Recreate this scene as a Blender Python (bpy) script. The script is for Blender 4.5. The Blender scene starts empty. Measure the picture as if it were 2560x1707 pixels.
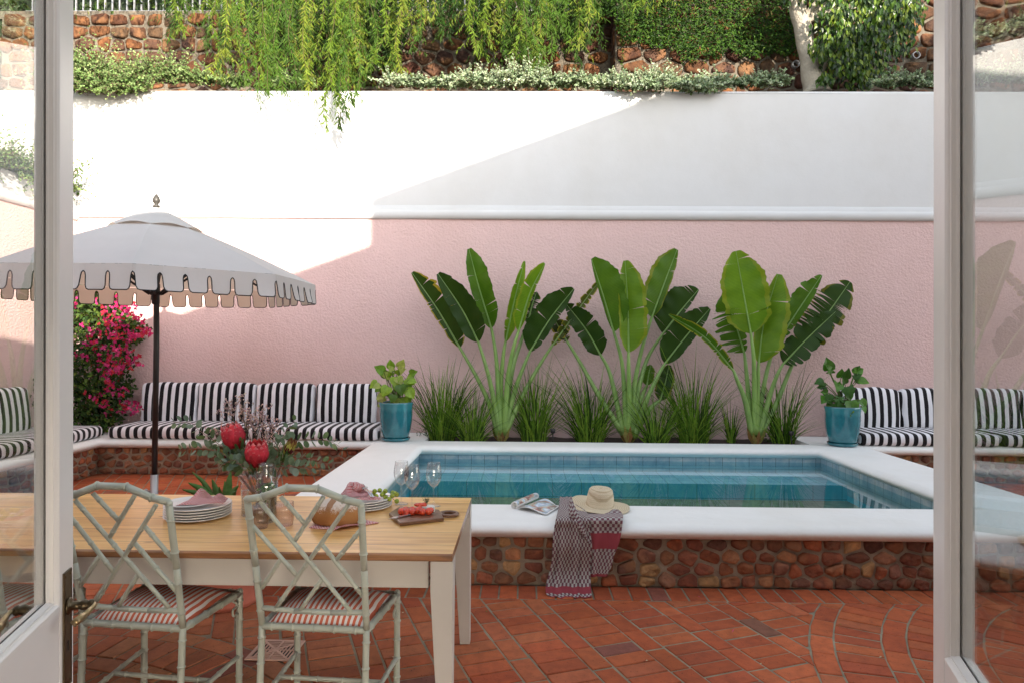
import bpy, math, random
from mathutils import Vector, Matrix, noise as mnoise
R = math.radians
rnd = random.Random(7)
S = bpy.context.scene
COL = S.collection
# ------------------------------------------------------------------ camera
FPX, H, PSI, ROLL = 1707.0, 1.565, 0.0168, 0.0072
_fw = Vector((-math.sin(PSI), math.cos(PSI), 0)); _rt = Vector((math.cos(PSI), math.sin(PSI), 0)); _up = Vector((0, 0, 1))
_cR = _rt*math.cos(ROLL) + _up*math.sin(ROLL); _cU = _up*math.cos(ROLL) - _rt*math.sin(ROLL)
CAMP = Vector((0, 0, H))
def ray(px, py):
    return _fw + _cR*((px-1280)/FPX) + _cU*((853.5-py)/FPX)
def P(px, py, Y):            # point of the vertical plane y = Y seen at a pixel
    d = ray(px, py); return CAMP + d*(Y/d.y)
def G(px, py, z=0.0):        # point of the level plane z seen at a pixel
    d = ray(px, py); return CAMP + d*((z-H)/d.z)
cd = bpy.data.cameras.new('camera'); cam = bpy.data.objects.new('camera', cd); COL.objects.link(cam)
cd.sensor_width = 36; cd.lens = FPX/2560*36; cd.clip_start = .02; cd.clip_end = 500
m = Matrix.Identity(4)
for i in range(3):
    m[i][0] = _cR[i]; m[i][1] = _cU[i]; m[i][2] = -_fw[i]; m[i][3] = CAMP[i]
cam.matrix_world = m; S.camera = cam
# ------------------------------------------------------------------ mesh builder
nx_seed=[0]
class MB:
    def __init__(s): s.v=[]; s.f=[]; s.sm=[]; s.col=[]; s.uv={}; s.mi=[]; s.usecol=False
    def add(s, vs, fs, smooth=True, col=None, uvs=None, mi=0):
        o=len(s.v); s.v.extend([tuple(p) for p in vs])
        for f in fs:
            s.f.append(tuple(i+o for i in f)); s.sm.append(smooth); s.col.append(col or (1,1,1)); s.mi.append(mi)
        if col: s.usecol=True
        if uvs:
            for i,u in enumerate(uvs): s.uv[o+i]=u
    def quad(s,a,b,c,d,**k): s.add([a,b,c,d],[(0,1,2,3)],smooth=False,**k)
    def box(s, c, sz, M=None, col=None, mi=0):
        x,y,z=[q/2 for q in sz]; c=Vector(c)
        vs=[Vector((i*x,j*y,k*z)) for i in(-1,1) for j in(-1,1) for k in(-1,1)]
        if M: vs=[M@v for v in vs]
        s.add([v+c for v in vs],[(0,1,3,2),(4,6,7,5),(0,4,5,1),(2,3,7,6),(0,2,6,4),(1,5,7,3)],smooth=False,col=col,mi=mi)
    def tube(s, pts, r, seg=8, cap=True, col=None, mi=0, flat=1.0):
        pts=[Vector(p) for p in pts]; n=len(pts)
        if not isinstance(r,(list,tuple)): r=[r]*n
        t0=(pts[1]-pts[0]).normalized(); a=Vector((0,0,1)) if abs(t0.z)<.9 else Vector((1,0,0))
        nr=(a-t0*a.dot(t0)).normalized(); vs=[]
        for i,p in enumerate(pts):
            t=(pts[min(i+1,n-1)]-pts[max(i-1,0)])
            t=t.normalized() if t.length>1e-9 else t0
            nr=nr-t*nr.dot(t); nr=nr.normalized() if nr.length>1e-6 else Vector((1,0,0)); b=t.cross(nr)
            for k in range(seg):
                an=2*math.pi*k/seg; vs.append(p+nr*(math.cos(an)*r[i]*flat)+b*(math.sin(an)*r[i]))
        fs=[(i*seg+k,i*seg+(k+1)%seg,(i+1)*seg+(k+1)%seg,(i+1)*seg+k) for i in range(n-1) for k in range(seg)]
        if cap: fs+= [tuple(range(seg-1,-1,-1)),tuple((n-1)*seg+k for k in range(seg))]
        s.add(vs,fs,col=col,mi=mi)
    def lathe(s, prof, c=(0,0,0), seg=32, col=None, mi=0, M=None, rib=0, ribn=0):
        c=Vector(c); vs=[]; n=len(prof)
        for (r,z) in prof:
            for k in range(seg):
                an=2*math.pi*k/seg; rr=r*(1+(rib*math.cos(ribn*an) if rib else 0))
                v=Vector((rr*math.cos(an),rr*math.sin(an),z)); vs.append((M@v if M else v)+c)
        fs=[(i*seg+k,i*seg+(k+1)%seg,(i+1)*seg+(k+1)%seg,(i+1)*seg+k) for i in range(n-1) for k in range(seg)]
        s.add(vs,fs,col=col,mi=mi)
    def rbox(s, c, sz, r, n=6, puff=0, M=None, mi=0, col=None, nx=None):
        # rounded box; puff swells the faces
        c=Vector(c); hx,hy,hz=[q/2 for q in sz]; vs=[]; idx={}; fs=[]
        cnt=[nx or n,n,n]
        def crd(i,N,h):
            # denser near the borders
            t=i/N; k=[0,.02,.06,.12] 
            return -h+2*h*t
        def lin(N,h):
            inner=h-r; a=[-h+r*(1-math.cos(q*math.pi/6)) for q in range(3)]
            mid=[-inner+2*inner*q/N for q in range(N+1)]
            return a+mid+[-q for q in reversed(a)]
        L=[lin(cnt[0],hx),lin(cnt[1],hy),lin(cnt[2],hz)]; hh=(hx,hy,hz)
        def vert(i,j,k):
            key=(i,j,k)
            if key in idx: return idx[key]
            p=Vector((L[0][i],L[1][j],L[2][k])); q=Vector([max(-(hh[a]-r),min(hh[a]-r,p[a])) for a in range(3)])
            d=p-q
            if d.length>1e-9: p=q+d.normalized()*r
            if puff:
                fx,fy,fz=[1-(p[a]/hh[a])**2 for a in range(3)]
                fx,fy,fz=[max(0,q) for q in(fx,fy,fz)]
                p=p+Vector((0,p.y/hy*puff*fx**.5*fz**.5,p.z/hz*puff*fx**.5*fy**.5))
            q_=mnoise.noise(Vector((p[0]*7+c[0],p[1]*7,p[2]*7+nx_seed[0])))*(.006 if puff else 0); p=p*(1+q_/max(hx*.25,.1)) if puff else p
            if M: p=M@p
            idx[key]=len(vs); vs.append(p+c); return idx[key]
        N=[len(q)-1 for q in L]
        for ax in range(3):
            u,w=[(1,2),(2,0),(0,1)][ax]
            for side in(0,N[ax]):
                for a in range(N[u]):
                    for b in range(N[w]):
                        q=[]
                        for (da,db) in((0,0),(1,0),(1,1),(0,1)):
                            t=[0,0,0]; t[ax]=side; t[u]=a+da; t[w]=b+db; q.append(vert(*t))
                        fs.append(tuple(q) if side else tuple(reversed(q)))
        s.add(vs,fs,mi=mi,col=col)
    def ball(s, c, r, seg=12, rings=8, sc=(1,1,1), col=None, M=None, mi=0):
        c=Vector(c); vs=[]
        for i in range(rings+1):
            th=math.pi*i/rings
            for k in range(seg):
                an=2*math.pi*k/seg; v=Vector((math.sin(th)*math.cos(an)*sc[0],math.sin(th)*math.sin(an)*sc[1],math.cos(th)*sc[2]))*r
                vs.append((M@v if M else v)+c)
        fs=[(i*seg+k,(i+1)*seg+k,(i+1)*seg+(k+1)%seg,i*seg+(k+1)%seg) for i in range(rings) for k in range(seg)]
        s.add(vs,fs,col=col,mi=mi)
    def leaf(s, b, d, nrm, L, W, col, curl=0.0, fold=.25, tip=.62):
        # small leaf folded along its midrib
        d=d.normalized(); x=d.cross(nrm)
        if x.length<1e-5: x=d.cross(Vector((.3,.5,.8)))
        x.normalize(); n=x.cross(d)
        m_=b+d*(L*.45)-n*(curl*L*.3); t=b+d*L-n*(curl*L)
        s.add([b,m_+x*W/2+n*(W*fold),t,m_-x*W/2+n*(W*fold),m_],[(0,4,1),(0,3,4),(1,4,2),(4,3,2)],smooth=False,col=col)
    def prism(s, pts, z0, z1, M=None, col=None, mi=0):
        n=len(pts); vs=[Vector((p[0],p[1],z)) for z in(z0,z1) for p in pts]
        if M: vs=[M@v for v in vs]
        s.add(vs,[tuple(range(n-1,-1,-1)),tuple(range(n,2*n))]+[(i,(i+1)%n,n+(i+1)%n,n+i) for i in range(n)],smooth=False,col=col,mi=mi)
    def build(s, name, mat, parent=None, loc=None):
        me=bpy.data.meshes.new(name); me.from_pydata(s.v,[],s.f); 
        me.polygons.foreach_set('use_smooth',s.sm)
        for mm in (mat if isinstance(mat,(list,tuple)) else [mat]): me.materials.append(mm)
        if any(s.mi): me.polygons.foreach_set('material_index',s.mi)
        if s.usecol:
            a=me.attributes.new('Col','FLOAT_COLOR','FACE'); fl=[]
            for c in s.col: fl.extend((c[0],c[1],c[2],1))
            a.data.foreach_set('color',fl)
        if s.uv:
            ul=me.uv_layers.new(name='UVMap'); arr=[]
            for l in me.loops: arr.extend(s.uv.get(l.vertex_index,(0,0)))
            ul.data.foreach_set('uv',arr)
        me.update()
        o=bpy.data.objects.new(name,me); COL.objects.link(o)
        if parent: o.parent=parent
        if loc: o.location=loc
        return o
def tag(o,label=None,cat=None,group=None,kind=None):
    if label: o['label']=label
    if cat: o['category']=cat
    if group: o['group']=group
    if kind: o['kind']=kind
    return o
def empty(name,loc=(0,0,0),label=None,cat=None,group=None,rz=0):
    o=bpy.data.objects.new(name,None); COL.objects.link(o); o.location=loc; o.rotation_euler=(0,0,rz); o.empty_display_size=.1
    return tag(o,label,cat,group)
def copy_tree(o,parent=None):
    c=o.copy(); COL.objects.link(c); c.parent=parent
    for ch in o.children: copy_tree(ch,c)
    return c
def rv(s=1): return Vector((rnd.uniform(-s,s),rnd.uniform(-s,s),rnd.uniform(-s,s)))
def rdir():
    while True:
        v=rv()
        if .05<v.length<1: return v.normalized()
def mixc(a,b,t): return tuple(a[i]*(1-t)+b[i]*t for i in range(3))
def jit(c,k=.15):
    q=1+rnd.uniform(-k,k); return tuple(max(0,x*q*(1+rnd.uniform(-k,k)*.4)) for x in c)
def lerp(a,b,t): return a+(b-a)*t
def spline(pts,n=8):
    pts=[Vector(p) for p in pts]; q=[pts[0]*2-pts[1]]+pts+[pts[-1]*2-pts[-2]]; out=[]
    for i in range(1,len(q)-2):
        for k in range(n):
            t=k/n; a,b,c,d=q[i-1],q[i],q[i+1],q[i+2]
            out.append(.5*((2*b)+(c-a)*t+(2*a-5*b+4*c-d)*t*t+(3*b-a-3*c+d)*t**3))
    out.append(pts[-1]); return out
# ------------------------------------------------------------------ materials
class NT:
    def __init__(s,name):
        s.m=bpy.data.materials.new(name); s.m.use_nodes=True; s.t=s.m.node_tree; s.n=s.t.nodes; s.l=s.t.links
        s.b=s.n['Principled BSDF']; s.out=s.n['Material Output']
    def new(s,ty,**k):
        n=s.n.new(ty)
        for a,v in k.items():
            if a[0]=='_': setattr(n,a[1:],v)
            else: n.inputs[a.replace('__',' ')].default_value=v
        return n
    def link(s,a,b): s.l.new(a,b)
    def coord(s,which='Object',scale=(1,1,1)):
        t=s.new('ShaderNodeTexCoord'); mp=s.new('ShaderNodeMapping'); mp.inputs['Scale'].default_value=scale
        s.link(t.outputs[which],mp.inputs[0]); return mp.outputs[0]
    def ramp(s,fac,stops,interp='LINEAR'):
        r=s.new('ShaderNodeValToRGB'); r.color_ramp.interpolation=interp; e=r.color_ramp.elements
        while len(e)<len(stops): e.new(.5)
        for i,(p,c) in enumerate(stops):
            e[i].position=p; e[i].color=(*c,1) if len(c)==3 else c
        s.link(fac,r.inputs[0]); return r.outputs[0]
    def noise(s,co,scale,detail=4,rough=.55,dist=0):
        n=s.new('ShaderNodeTexNoise'); n.inputs['Scale'].default_value=scale; n.inputs['Detail'].default_value=detail
        n.inputs['Roughness'].default_value=rough; n.inputs['Distortion'].default_value=dist; s.link(co,n.inputs['Vector']); return n.outputs[0]
    def mix(s,a,b,fac,mode='MIX'):
        m_=s.new('ShaderNodeMix',_data_type='RGBA',_blend_type=mode)
        for i,q in((0,fac),(6,a),(7,b)):
            if hasattr(q,'links') : s.link(q,m_.inputs[i])
            else: m_.inputs[i].default_value=q if i==0 else ((*q,1) if len(q)==3 else q)
        return m_.outputs[2]
    def math(s,op,a,b=0):
        m_=s.new('ShaderNodeMath',_operation=op)
        for i,q in((0,a),(1,b)):
            if hasattr(q,'links'): s.link(q,m_.inputs[i])
            else: m_.inputs[i].default_value=q
        return m_.outputs[0]
    def bump(s,h,strength=.5,dist=.01,prev=None):
        b=s.new('ShaderNodeBump'); b.inputs['Strength'].default_value=strength; b.inputs['Distance'].default_value=dist
        s.link(h,b.inputs['Height']); 
        if prev: s.link(prev,b.inputs['Normal'])
        s.link(b.outputs[0],s.b.inputs['Normal']); return b.outputs[0]
    def set(s,color=None,rough=None,**k):
        if color is not None:
            if hasattr(color,'links'): s.link(color,s.b.inputs['Base Color'])
            else: s.b.inputs['Base Color'].default_value=(*color,1)
        if rough is not None:
            if hasattr(rough,'links'): s.link(rough,s.b.inputs['Roughness'])
            else: s.b.inputs['Roughness'].default_value=rough
        for a,v in k.items(): s.b.inputs[a.replace('__',' ')].default_value=v
        return s
    def attr(s,name='Col'):
        a=s.new('ShaderNodeAttribute'); a.attribute_name=name; return a.outputs['Color']
def simple(name,c,rough=.5,var=.08,nsc=8,bs=0,bsc=200,bd=.002,**k):
    n=NT(name); co=n.coord()
    f=n.noise(co,nsc,5); n.set(n.ramp(f,[(.25,tuple(x*(1-var) for x in c)),(.75,tuple(min(1,x*(1+var)) for x in c))]),rough,**k)
    if bs: n.bump(n.noise(co,bsc,3),bs,bd)
    return n.m
def foliage(name,rough=.5,transl=.35,spec=.4):
    n=NT(name); c=n.attr(); co=n.coord(); v=n.noise(co,30,3)
    c2=n.mix(c,(.6,.6,.6),.0); 
    sc=n.mix(c,n.ramp(v,[(.3,(.75,.75,.75)),(.7,(1.2,1.2,1.2))]),1.0,'MULTIPLY')
    n.set(sc,rough); n.b.inputs['Specular IOR Level'].default_value=spec
    tr=n.new('ShaderNodeBsdfTranslucent'); br=n.mix(sc,(1.3,1.5,.6),1.0,'MULTIPLY'); n.link(br,tr.inputs[0])
    mx=n.new('ShaderNodeMixShader'); mx.inputs[0].default_value=transl
    n.link(n.b.outputs[0],mx.inputs[1]); n.link(tr.outputs[0],mx.inputs[2]); n.link(mx.outputs[0],n.out.inputs[0]); return n.m
def glassmat(name,tint=(1,1,1),ior=1.45,rough=0,bump=0):
    n=NT(name); n.n.remove(n.b)
    fr=n.new('ShaderNodeFresnel'); ge=n.new('ShaderNodeNewGeometry')
    n.link(n.math('ADD',n.math('MULTIPLY',ge.outputs['Backfacing'],1/ior-ior),ior),fr.inputs[0])
    tr=n.new('ShaderNodeBsdfTransparent'); tr.inputs[0].default_value=(*tint,1)
    gl=n.new('ShaderNodeBsdfGlossy'); gl.inputs['Roughness'].default_value=rough
    mx=n.new('ShaderNodeMixShader'); n.link(fr.outputs[0],mx.inputs[0]); n.link(tr.outputs[0],mx.inputs[1]); n.link(gl.outputs[0],mx.inputs[2])
    if bump:
        co=n.coord('Object'); b=n.new('ShaderNodeBump'); b.inputs['Strength'].default_value=bump; b.inputs['Distance'].default_value=.01
        n.link(n.noise(co,2.2,2),b.inputs['Height']); n.link(b.outputs[0],fr.inputs['Normal']); n.link(b.outputs[0],gl.inputs['Normal'])
    n.link(mx.outputs[0],n.out.inputs[0]); return n.m
M={}
def plaster(name,c,fine,fs,fd,coarse=.25,c2=None,rough=.9,stain=.0):
    n=NT(name); co=n.coord(); big=n.noise(co,.9,4); sm=n.noise(co,6,5)
    k=n.mix(n.ramp(big,[(.3,tuple(x*.985 for x in c)),(.7,c)]),n.ramp(sm,[(.25,(.975,.975,.975)),(.6,(1,1,1))]),1.0,'MULTIPLY')
    if stain:
        sn=n.noise(n.coord('Object',(.5,.5,.4)),1.6,5,.6); k=n.mix(k,n.ramp(sn,[(.48,(1,1,1)),(.72,tuple(1-stain*q for q in(.8,1.0,1.35)))]),1.0,'MULTIPLY')
        sp_=n.noise(co,70,2,.5); k=n.mix(k,(.25,.22,.18),n.ramp(sp_,[(.20,(.7,.7,.7)),(.24,(0,0,0))]))
    n.set(k,rough); n.b.inputs['Specular IOR Level'].default_value=.25
    b1=n.bump(n.noise(co,3,3),coarse,.02); n.bump(n.noise(co,fs,3,.6),fine,fd,b1); return n.m
M['white_plaster']=plaster('white_plaster',(.61,.605,.60),.25,45,.004,stain=.06)
M['pink_plaster']=plaster('pink_plaster',(.67,.47,.445),.9,40,.016,.1,stain=.07)
M['coping']=plaster('painted_coping',(.84,.83,.80),.5,26,.006,.6,rough=.6,stain=.10)
def stone_mat():
    n=NT('stone'); co=n.coord(); c=n.attr(); v=n.noise(co,14,6,.65,.6); w=n.noise(co,5,3)
    k=n.mix(c,n.ramp(v,[(.25,(.45,.42,.42)),(.5,(.95,.95,.95)),(.75,(1.5,1.4,1.25))]),1.0,'MULTIPLY')
    k=n.mix(k,(.42,.2,.08),n.ramp(w,[(.5,(0,0,0)),(.75,(.45,.45,.45))]))
    n.set(k,.8); n.b.inputs['Specular IOR Level'].default_value=.3
    n.bump(n.noise(co,22,6,.65),.9,.02); return n.m
M['stone']=stone_mat()
M['mortar']=simple('mortar',(.29,.22,.155),.95,.25,12,.8,60,.01)
def brick_mat():
    n=NT('brick_paver'); co=n.coord(); c=n.attr(); v=n.noise(co,18,5,.6)
    k=n.mix(c,n.ramp(v,[(.25,(.72,.68,.66)),(.6,(1.1,1.08,1.05))]),1.0,'MULTIPLY')
    pt=n.noise(co,95,2,.5); k=n.mix(k,(.03,.012,.01),n.ramp(pt,[(.26,(.85,.85,.85)),(.33,(0,0,0))]))
    st=n.noise(co,1.1,4,.6); k=n.mix(k,n.ramp(st,[(.3,(.7,.66,.64)),(.6,(1,1,1))]),1.0,'MULTIPLY')
    n.set(k,n.ramp(v,[(.3,(.68,.68,.68)),(.7,(.85,.85,.85))])); n.b.inputs['Specular IOR Level'].default_value=.22
    b=n.bump(n.noise(co,100,3),.5,.004); n.bump(n.ramp(pt,[(.26,(0,0,0)),(.36,(1,1,1))]),.6,.004,b); return n.m
M['brick']=brick_mat()
M['joint']=simple('paving_joint',(.25,.215,.145),.95,.35,9,.6,80,.006)
M['dark_mortar']=simple('aged_mortar',(.12,.10,.075),.95,.3,9,.8,40,.015)
M['soil']=simple('soil',(.035,.022,.015),.95,.4,20,.9,40,.02)
M['dirt']=simple('dry_soil',(.16,.11,.07),.95,.3,6,.9,30,.02)
def tile_mat(cols=((.20,.31,.37),(.33,.42,.46),(.54,.55,.52))):
    n=NT('pool_tile'); tc=n.new('ShaderNodeTexCoord')
    br=n.new('ShaderNodeTexBrick',_offset=0.0); n.link(tc.outputs['UV'],br.inputs['Vector'])
    br.inputs['Scale'].default_value=1; br.inputs['Brick Width'].default_value=.145; br.inputs['Row Height'].default_value=.145; br.inputs['Mortar Size'].default_value=.0028
    br.inputs['Color1'].default_value=(1,1,1,1); br.inputs['Color2'].default_value=(.82,.86,.9,1); br.inputs['Mortar'].default_value=(.25,.27,.25,1)
    co=n.coord(); v=n.noise(co,7,6,.65,.8)
    base=n.ramp(v,[(.3,cols[0]),(.5,cols[1]),(.72,cols[2])])
    n.set(n.mix(base,br.outputs[0],1.0,'MULTIPLY'),.35); n.bump(br.outputs['Fac'],-.4,.003); return n.m
M['tile']=tile_mat(); M['ledge']=tile_mat(((.42,.60,.68),(.55,.70,.76),(.66,.76,.78)))
def basin_mat():
    n=NT('pool_basin'); tc=n.new('ShaderNodeTexCoord')
    br=n.new('ShaderNodeTexBrick',_offset=0.0); n.link(tc.outputs['UV'],br.inputs['Vector'])
    br.inputs['Scale'].default_value=1; br.inputs['Brick Width'].default_value=.29; br.inputs['Row Height'].default_value=.29; br.inputs['Mortar Size'].default_value=.004
    br.inputs['Color1'].default_value=(1,1,1,1); br.inputs['Color2'].default_value=(.85,.9,.92,1); br.inputs['Mortar'].default_value=(.45,.5,.5,1)
    co=n.coord(); v=n.noise(co,4,5,.6,.5)
    n.set(n.mix(n.ramp(v,[(.3,(.085,.40,.50)),(.7,(.15,.53,.62))]),br.outputs[0],1.0,'MULTIPLY'),.4); return n.m
M['basin']=basin_mat()
M['water']=glassmat('pool_water',(.62,.88,.92),1.33,0,.035)
def realglass(name,tint,edge=(.5,.46,.42)):
    m_=glassmat(name,tint,1.85); t=m_.node_tree; tr=[q for q in t.nodes if q.type=='BSDF_TRANSPARENT'][0]
    lw=t.nodes.new('ShaderNodeLayerWeight'); lw.inputs[0].default_value=.35; r=t.nodes.new('ShaderNodeValToRGB'); e=r.color_ramp.elements
    e[0].color=(*tint,1); e[1].position=.985; e[1].color=(*edge,1); e[0].position=.8; t.links.new(lw.outputs['Facing'],r.inputs[0]); t.links.new(r.outputs[0],tr.inputs[0]); return m_
M['glass']=realglass('clear_glass',(.985,.985,.985))
M['pane']=glassmat('window_glass',(.96,.975,.965),1.5)
M['pinkglass']=realglass('blush_glass',(.96,.91,.89),(.60,.46,.42))
def wood_mat(name,a,b,c,plank=.16,seam=True,axis='x'):
    n=NT(name); sc=(1.2,14,14) if axis=='x' else (14,14,1.2)
    co=n.coord('Object',sc); g=n.noise(co,2.2,7,.6,1.4); co0=n.coord()
    w=n.new('ShaderNodeTexWave',_wave_type='RINGS',_rings_direction='Y'); w.inputs['Scale'].default_value=1.5; w.inputs['Distortion'].default_value=9; w.inputs['Detail'].default_value=3
    co2=n.coord('Object',(.5,5,5)); n.link(co2,w.inputs[0])
    k=n.ramp(g,[(.22,a),(.48,b),(.75,c)])
    k=n.mix(k,n.ramp(w.outputs[0],[(0,(.72,.62,.5)),(.35,(1,1,1))]),.6,'MULTIPLY')
    kn=n.new('ShaderNodeTexVoronoi'); kn.inputs['Scale'].default_value=1.0; n.link(n.coord('Object',(3.2,7,3)),kn.inputs[0])
    k=n.mix(k,(.13,.045,.015),n.ramp(kn.outputs['Distance'],[(.035,(.8,.8,.8)),(.10,(0,0,0))]))
    if seam:
        s_=n.new('ShaderNodeSeparateXYZ'); n.link(co0,s_.inputs[0])
        fr=n.math('FRACT',n.math('DIVIDE',s_.outputs[1],plank)); lo=n.math('LESS_THAN',fr,.024)
        k=n.mix(k,(.10,.045,.015),n.math('MULTIPLY',lo,.8))
        pl=n.math('FLOOR',n.math('DIVIDE',s_.outputs[1],plank)); wn=n.new('ShaderNodeTexWhiteNoise',_noise_dimensions='1D'); n.link(pl,wn.inputs['W'])
        k=n.mix(k,n.ramp(wn.outputs[0],[(0,(.82,.76,.7)),(1,(1.08,1.05,1))]),1.0,'MULTIPLY')
    n.set(k,n.ramp(g,[(.3,(.32,.32,.32)),(.7,(.45,.45,.45))])); n.b.inputs['Coat Weight'].default_value=.5; n.b.inputs['Coat Roughness'].default_value=.22
    n.bump(g,.12,.004); return n.m
M['pine']=wood_mat('waxed_pine',(.52,.23,.06),(.82,.48,.155),(.92,.62,.27),.178)
M['pine_edge']=wood_mat('worn_pine_edge',(.10,.04,.015),(.26,.11,.035),(.40,.19,.07),.2,False)
M['walnut']=wood_mat('walnut_board',(.07,.03,.015),(.13,.055,.025),(.2,.09,.045),.2,False)
M['cream_paint']=simple('cream_table_paint',(.56,.53,.475),.45,.05,5,.15,60,.002)
M['sage_paint']=simple('sage_chair_paint',(.385,.415,.345),.38,.10,9,.25,70,.002)
M['door_paint']=simple('door_paint',(.74,.71,.68),.33,.04,4,.12,50,.003)
M['chip']=simple('chipped_brown',(.08,.025,.015),.6)
def stripe_mat(name,period,dark,light,duty=.5,rough=.9,wv=600,axis=0):
    n=NT(name); co=n.coord(); s_=n.new('ShaderNodeSeparateXYZ'); n.link(co,s_.inputs[0])
    x=n.math('ADD',s_.outputs[axis],n.math('MULTIPLY',n.noise(co,5,2),.016))
    fr=n.math('FRACT',n.math('DIVIDE',x,period)); f=n.math('LESS_THAN',fr,duty)
    vv=n.noise(co,5,3)
    k=n.mix(light,dark,f); k=n.mix(k,n.ramp(vv,[(.3,(.88,.88,.88)),(.7,(1,1,1))]),1.0,'MULTIPLY')
    n.set(k,rough); n.b.inputs['Specular IOR Level'].default_value=.2; n.b.inputs['Sheen Weight'].default_value=.1
    b=n.bump(n.noise(co,4,3),.35,.03); n.bump(n.noise(co,260,2),.2,.002,b); return n.m
M['bw_stripe']=stripe_mat('black_white_stripe',.0955,(.012,.010,.012),(.78,.77,.80))
M['red_stripe']=stripe_mat('red_cream_stripe',.0215,(.64,.15,.075),(.84,.79,.73),.50)
M['black_metal']=simple('black_metal',(.018,.015,.014),.4,.2)
M['grey_metal']=simple('grey_metal',(.35,.34,.34),.4,.1,Metallic=.6)
M['canvas']=simple('umbrella_canvas',(.64,.635,.63),.95,.05,3,.35,5,.03)
def _tr(m_,c,f):
    t=m_.node_tree; b=t.nodes['Principled BSDF']; o=t.nodes['Material Output']; tr=t.nodes.new('ShaderNodeBsdfTranslucent'); tr.inputs[0].default_value=(*c,1); mx=t.nodes.new('ShaderNodeMixShader'); mx.inputs[0].default_value=f
    t.links.new(b.outputs[0],mx.inputs[1]); t.links.new(tr.outputs[0],mx.inputs[2]); t.links.new(mx.outputs[0],o.inputs[0])
_tr(M['canvas'],(.62,.52,.42),.38)
M['black_trim']=simple('black_binding',(.01,.01,.012),.8)
M['finial']=simple('finial_bronze',(.05,.045,.038),.45,.1)
def glaze():
    n=NT('teal_glaze'); co=n.coord(); v=n.noise(co,9,4,.6,.4); s_=n.new('ShaderNodeSeparateXYZ'); n.link(co,s_.inputs[0])
    zz=n.math('ADD',s_.outputs[2],n.math('MULTIPLY',n.noise(n.coord('Object',(9,9,.5)),2,3),.12))
    k=n.ramp(v,[(.3,(.01,.115,.15)),(.7,(.025,.18,.215))]); k=n.mix(k,(.05,.045,.04),n.math('GREATER_THAN',s_.outputs[2],.438))
    k=n.mix(k,(.05,.25,.28),n.ramp(zz,[(.40,(0,0,0)),(.44,(.5,.5,.5))]))
    n.set(k,.12); n.b.inputs['Coat Weight'].default_value=.6; return n.m
M['glaze']=glaze()
M['terracotta']=simple('terracotta',(.40,.115,.07),.8,.15,8,.2,80,.003)
M['ceramic']=simple('white_ceramic',(.78,.76,.73),.25,.02)
M['stoneware']=simple('stoneware_edge',(.70,.64,.57),.4,.06)
M['brass']=simple('antique_brass',(.085,.062,.035),.33,.35,20,Metallic=.85)
M['brass_worn']=simple('worn_brass',(.34,.25,.13),.3,.25,20,Metallic=.8)
M['steel']=simple('steel',(.6,.6,.6),.2,.05,Metallic=.95)
M['copper']=simple('copper_grate',(.60,.36,.27),.5,.2)
M['dark']=simple('dark_void',(.01,.009,.008),.9)
M['leaf']=foliage('leaf_foliage',.55,.25,.15)
M['glossleaf']=foliage('glossy_foliage',.32,.3,.35)
M['silver']=foliage('silver_foliage',.8,.25,.2)
M['petal']=foliage('bract_petals',.7,.4,.2)
M['bark']=simple('pale_bark',(.34,.30,.24),.9,.25,7,.9,30,.02)
M['darkbark']=simple('dark_twig',(.09,.05,.03),.9,.3)
def straw():
    n=NT('woven_straw'); co=n.coord('Object'); s_=n.new('ShaderNodeSeparateXYZ'); n.link(co,s_.inputs[0])
    w=n.new('ShaderNodeTexWave',_wave_type='RINGS',_rings_direction='Z'); w.inputs['Scale'].default_value=26; w.inputs['Distortion'].default_value=.6; n.link(co,w.inputs[0])
    ch=n.new('ShaderNodeTexChecker'); ch.inputs['Scale'].default_value=170; n.link(co,ch.inputs[0])
    z=n.math('FRACT',n.math('MULTIPLY',s_.outputs[2],75)); zz=n.math('PINGPONG',z,.5)
    k=n.mix((.68,.58,.41),(.36,.26,.14),n.ramp(w.outputs[0],[(.05,(.55,.55,.55)),(.3,(0,0,0))]))
    k=n.mix(k,(.42,.27,.13),n.math('MULTIPLY',ch.outputs['Fac'],.22))
    n.set(k,.8); b=n.bump(w.outputs[0],.6,.004); n.bump(zz,.5,.003,b); return n.m
M['straw']=straw()
def weave(name,a,b,sx,sy,band=None,tri=False):
    n=NT(name); tc=n.new('ShaderNodeTexCoord'); s_=n.new('ShaderNodeSeparateXYZ'); n.link(tc.outputs['UV'],s_.inputs[0])
    u=n.math('MULTIPLY',s_.outputs[0],sx); v=n.math('MULTIPLY',s_.outputs[1],sy)
    if tri:      # little diamond lattice
        p=n.math('PINGPONG',n.math('ADD',u,v),.5); q=n.math('PINGPONG',n.math('SUBTRACT',u,v),.5)
        f=n.math('MAXIMUM',n.math('LESS_THAN',p,.16),n.math('LESS_THAN',q,.16)); f2=n.math('GREATER_THAN',n.math('MULTIPLY',p,q),.16); f=n.math('MAXIMUM',f,f2)
    else:
        f=n.math('MODULO',n.math('ADD',n.math('FLOOR',u),n.math('FLOOR',v)),2)
        f=n.math('ABSOLUTE',f)
    k=n.mix(a,b,f)
    th=n.noise(tc.outputs['UV'],220,2); k=n.mix(k,n.ramp(th,[(.35,(.7,.7,.7)),(.65,(1.12,1.12,1.12))]),1.0,'MULTIPLY')
    if band:
        for lo,hi,c in band:
            k=n.mix(k,c,n.math('MULTIPLY',n.math('GREATER_THAN',s_.outputs[1],lo),n.math('LESS_THAN',s_.outputs[1],hi)))
    n.set(k,.95); n.b.inputs['Specular IOR Level'].default_value=.15; n.bump(n.noise(tc.outputs['UV'],160,2),.4,.002); return n.m
M['napkin']=weave('napkin_weave',(.80,.68,.65),(.50,.09,.10),15,15,None,True)
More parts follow.
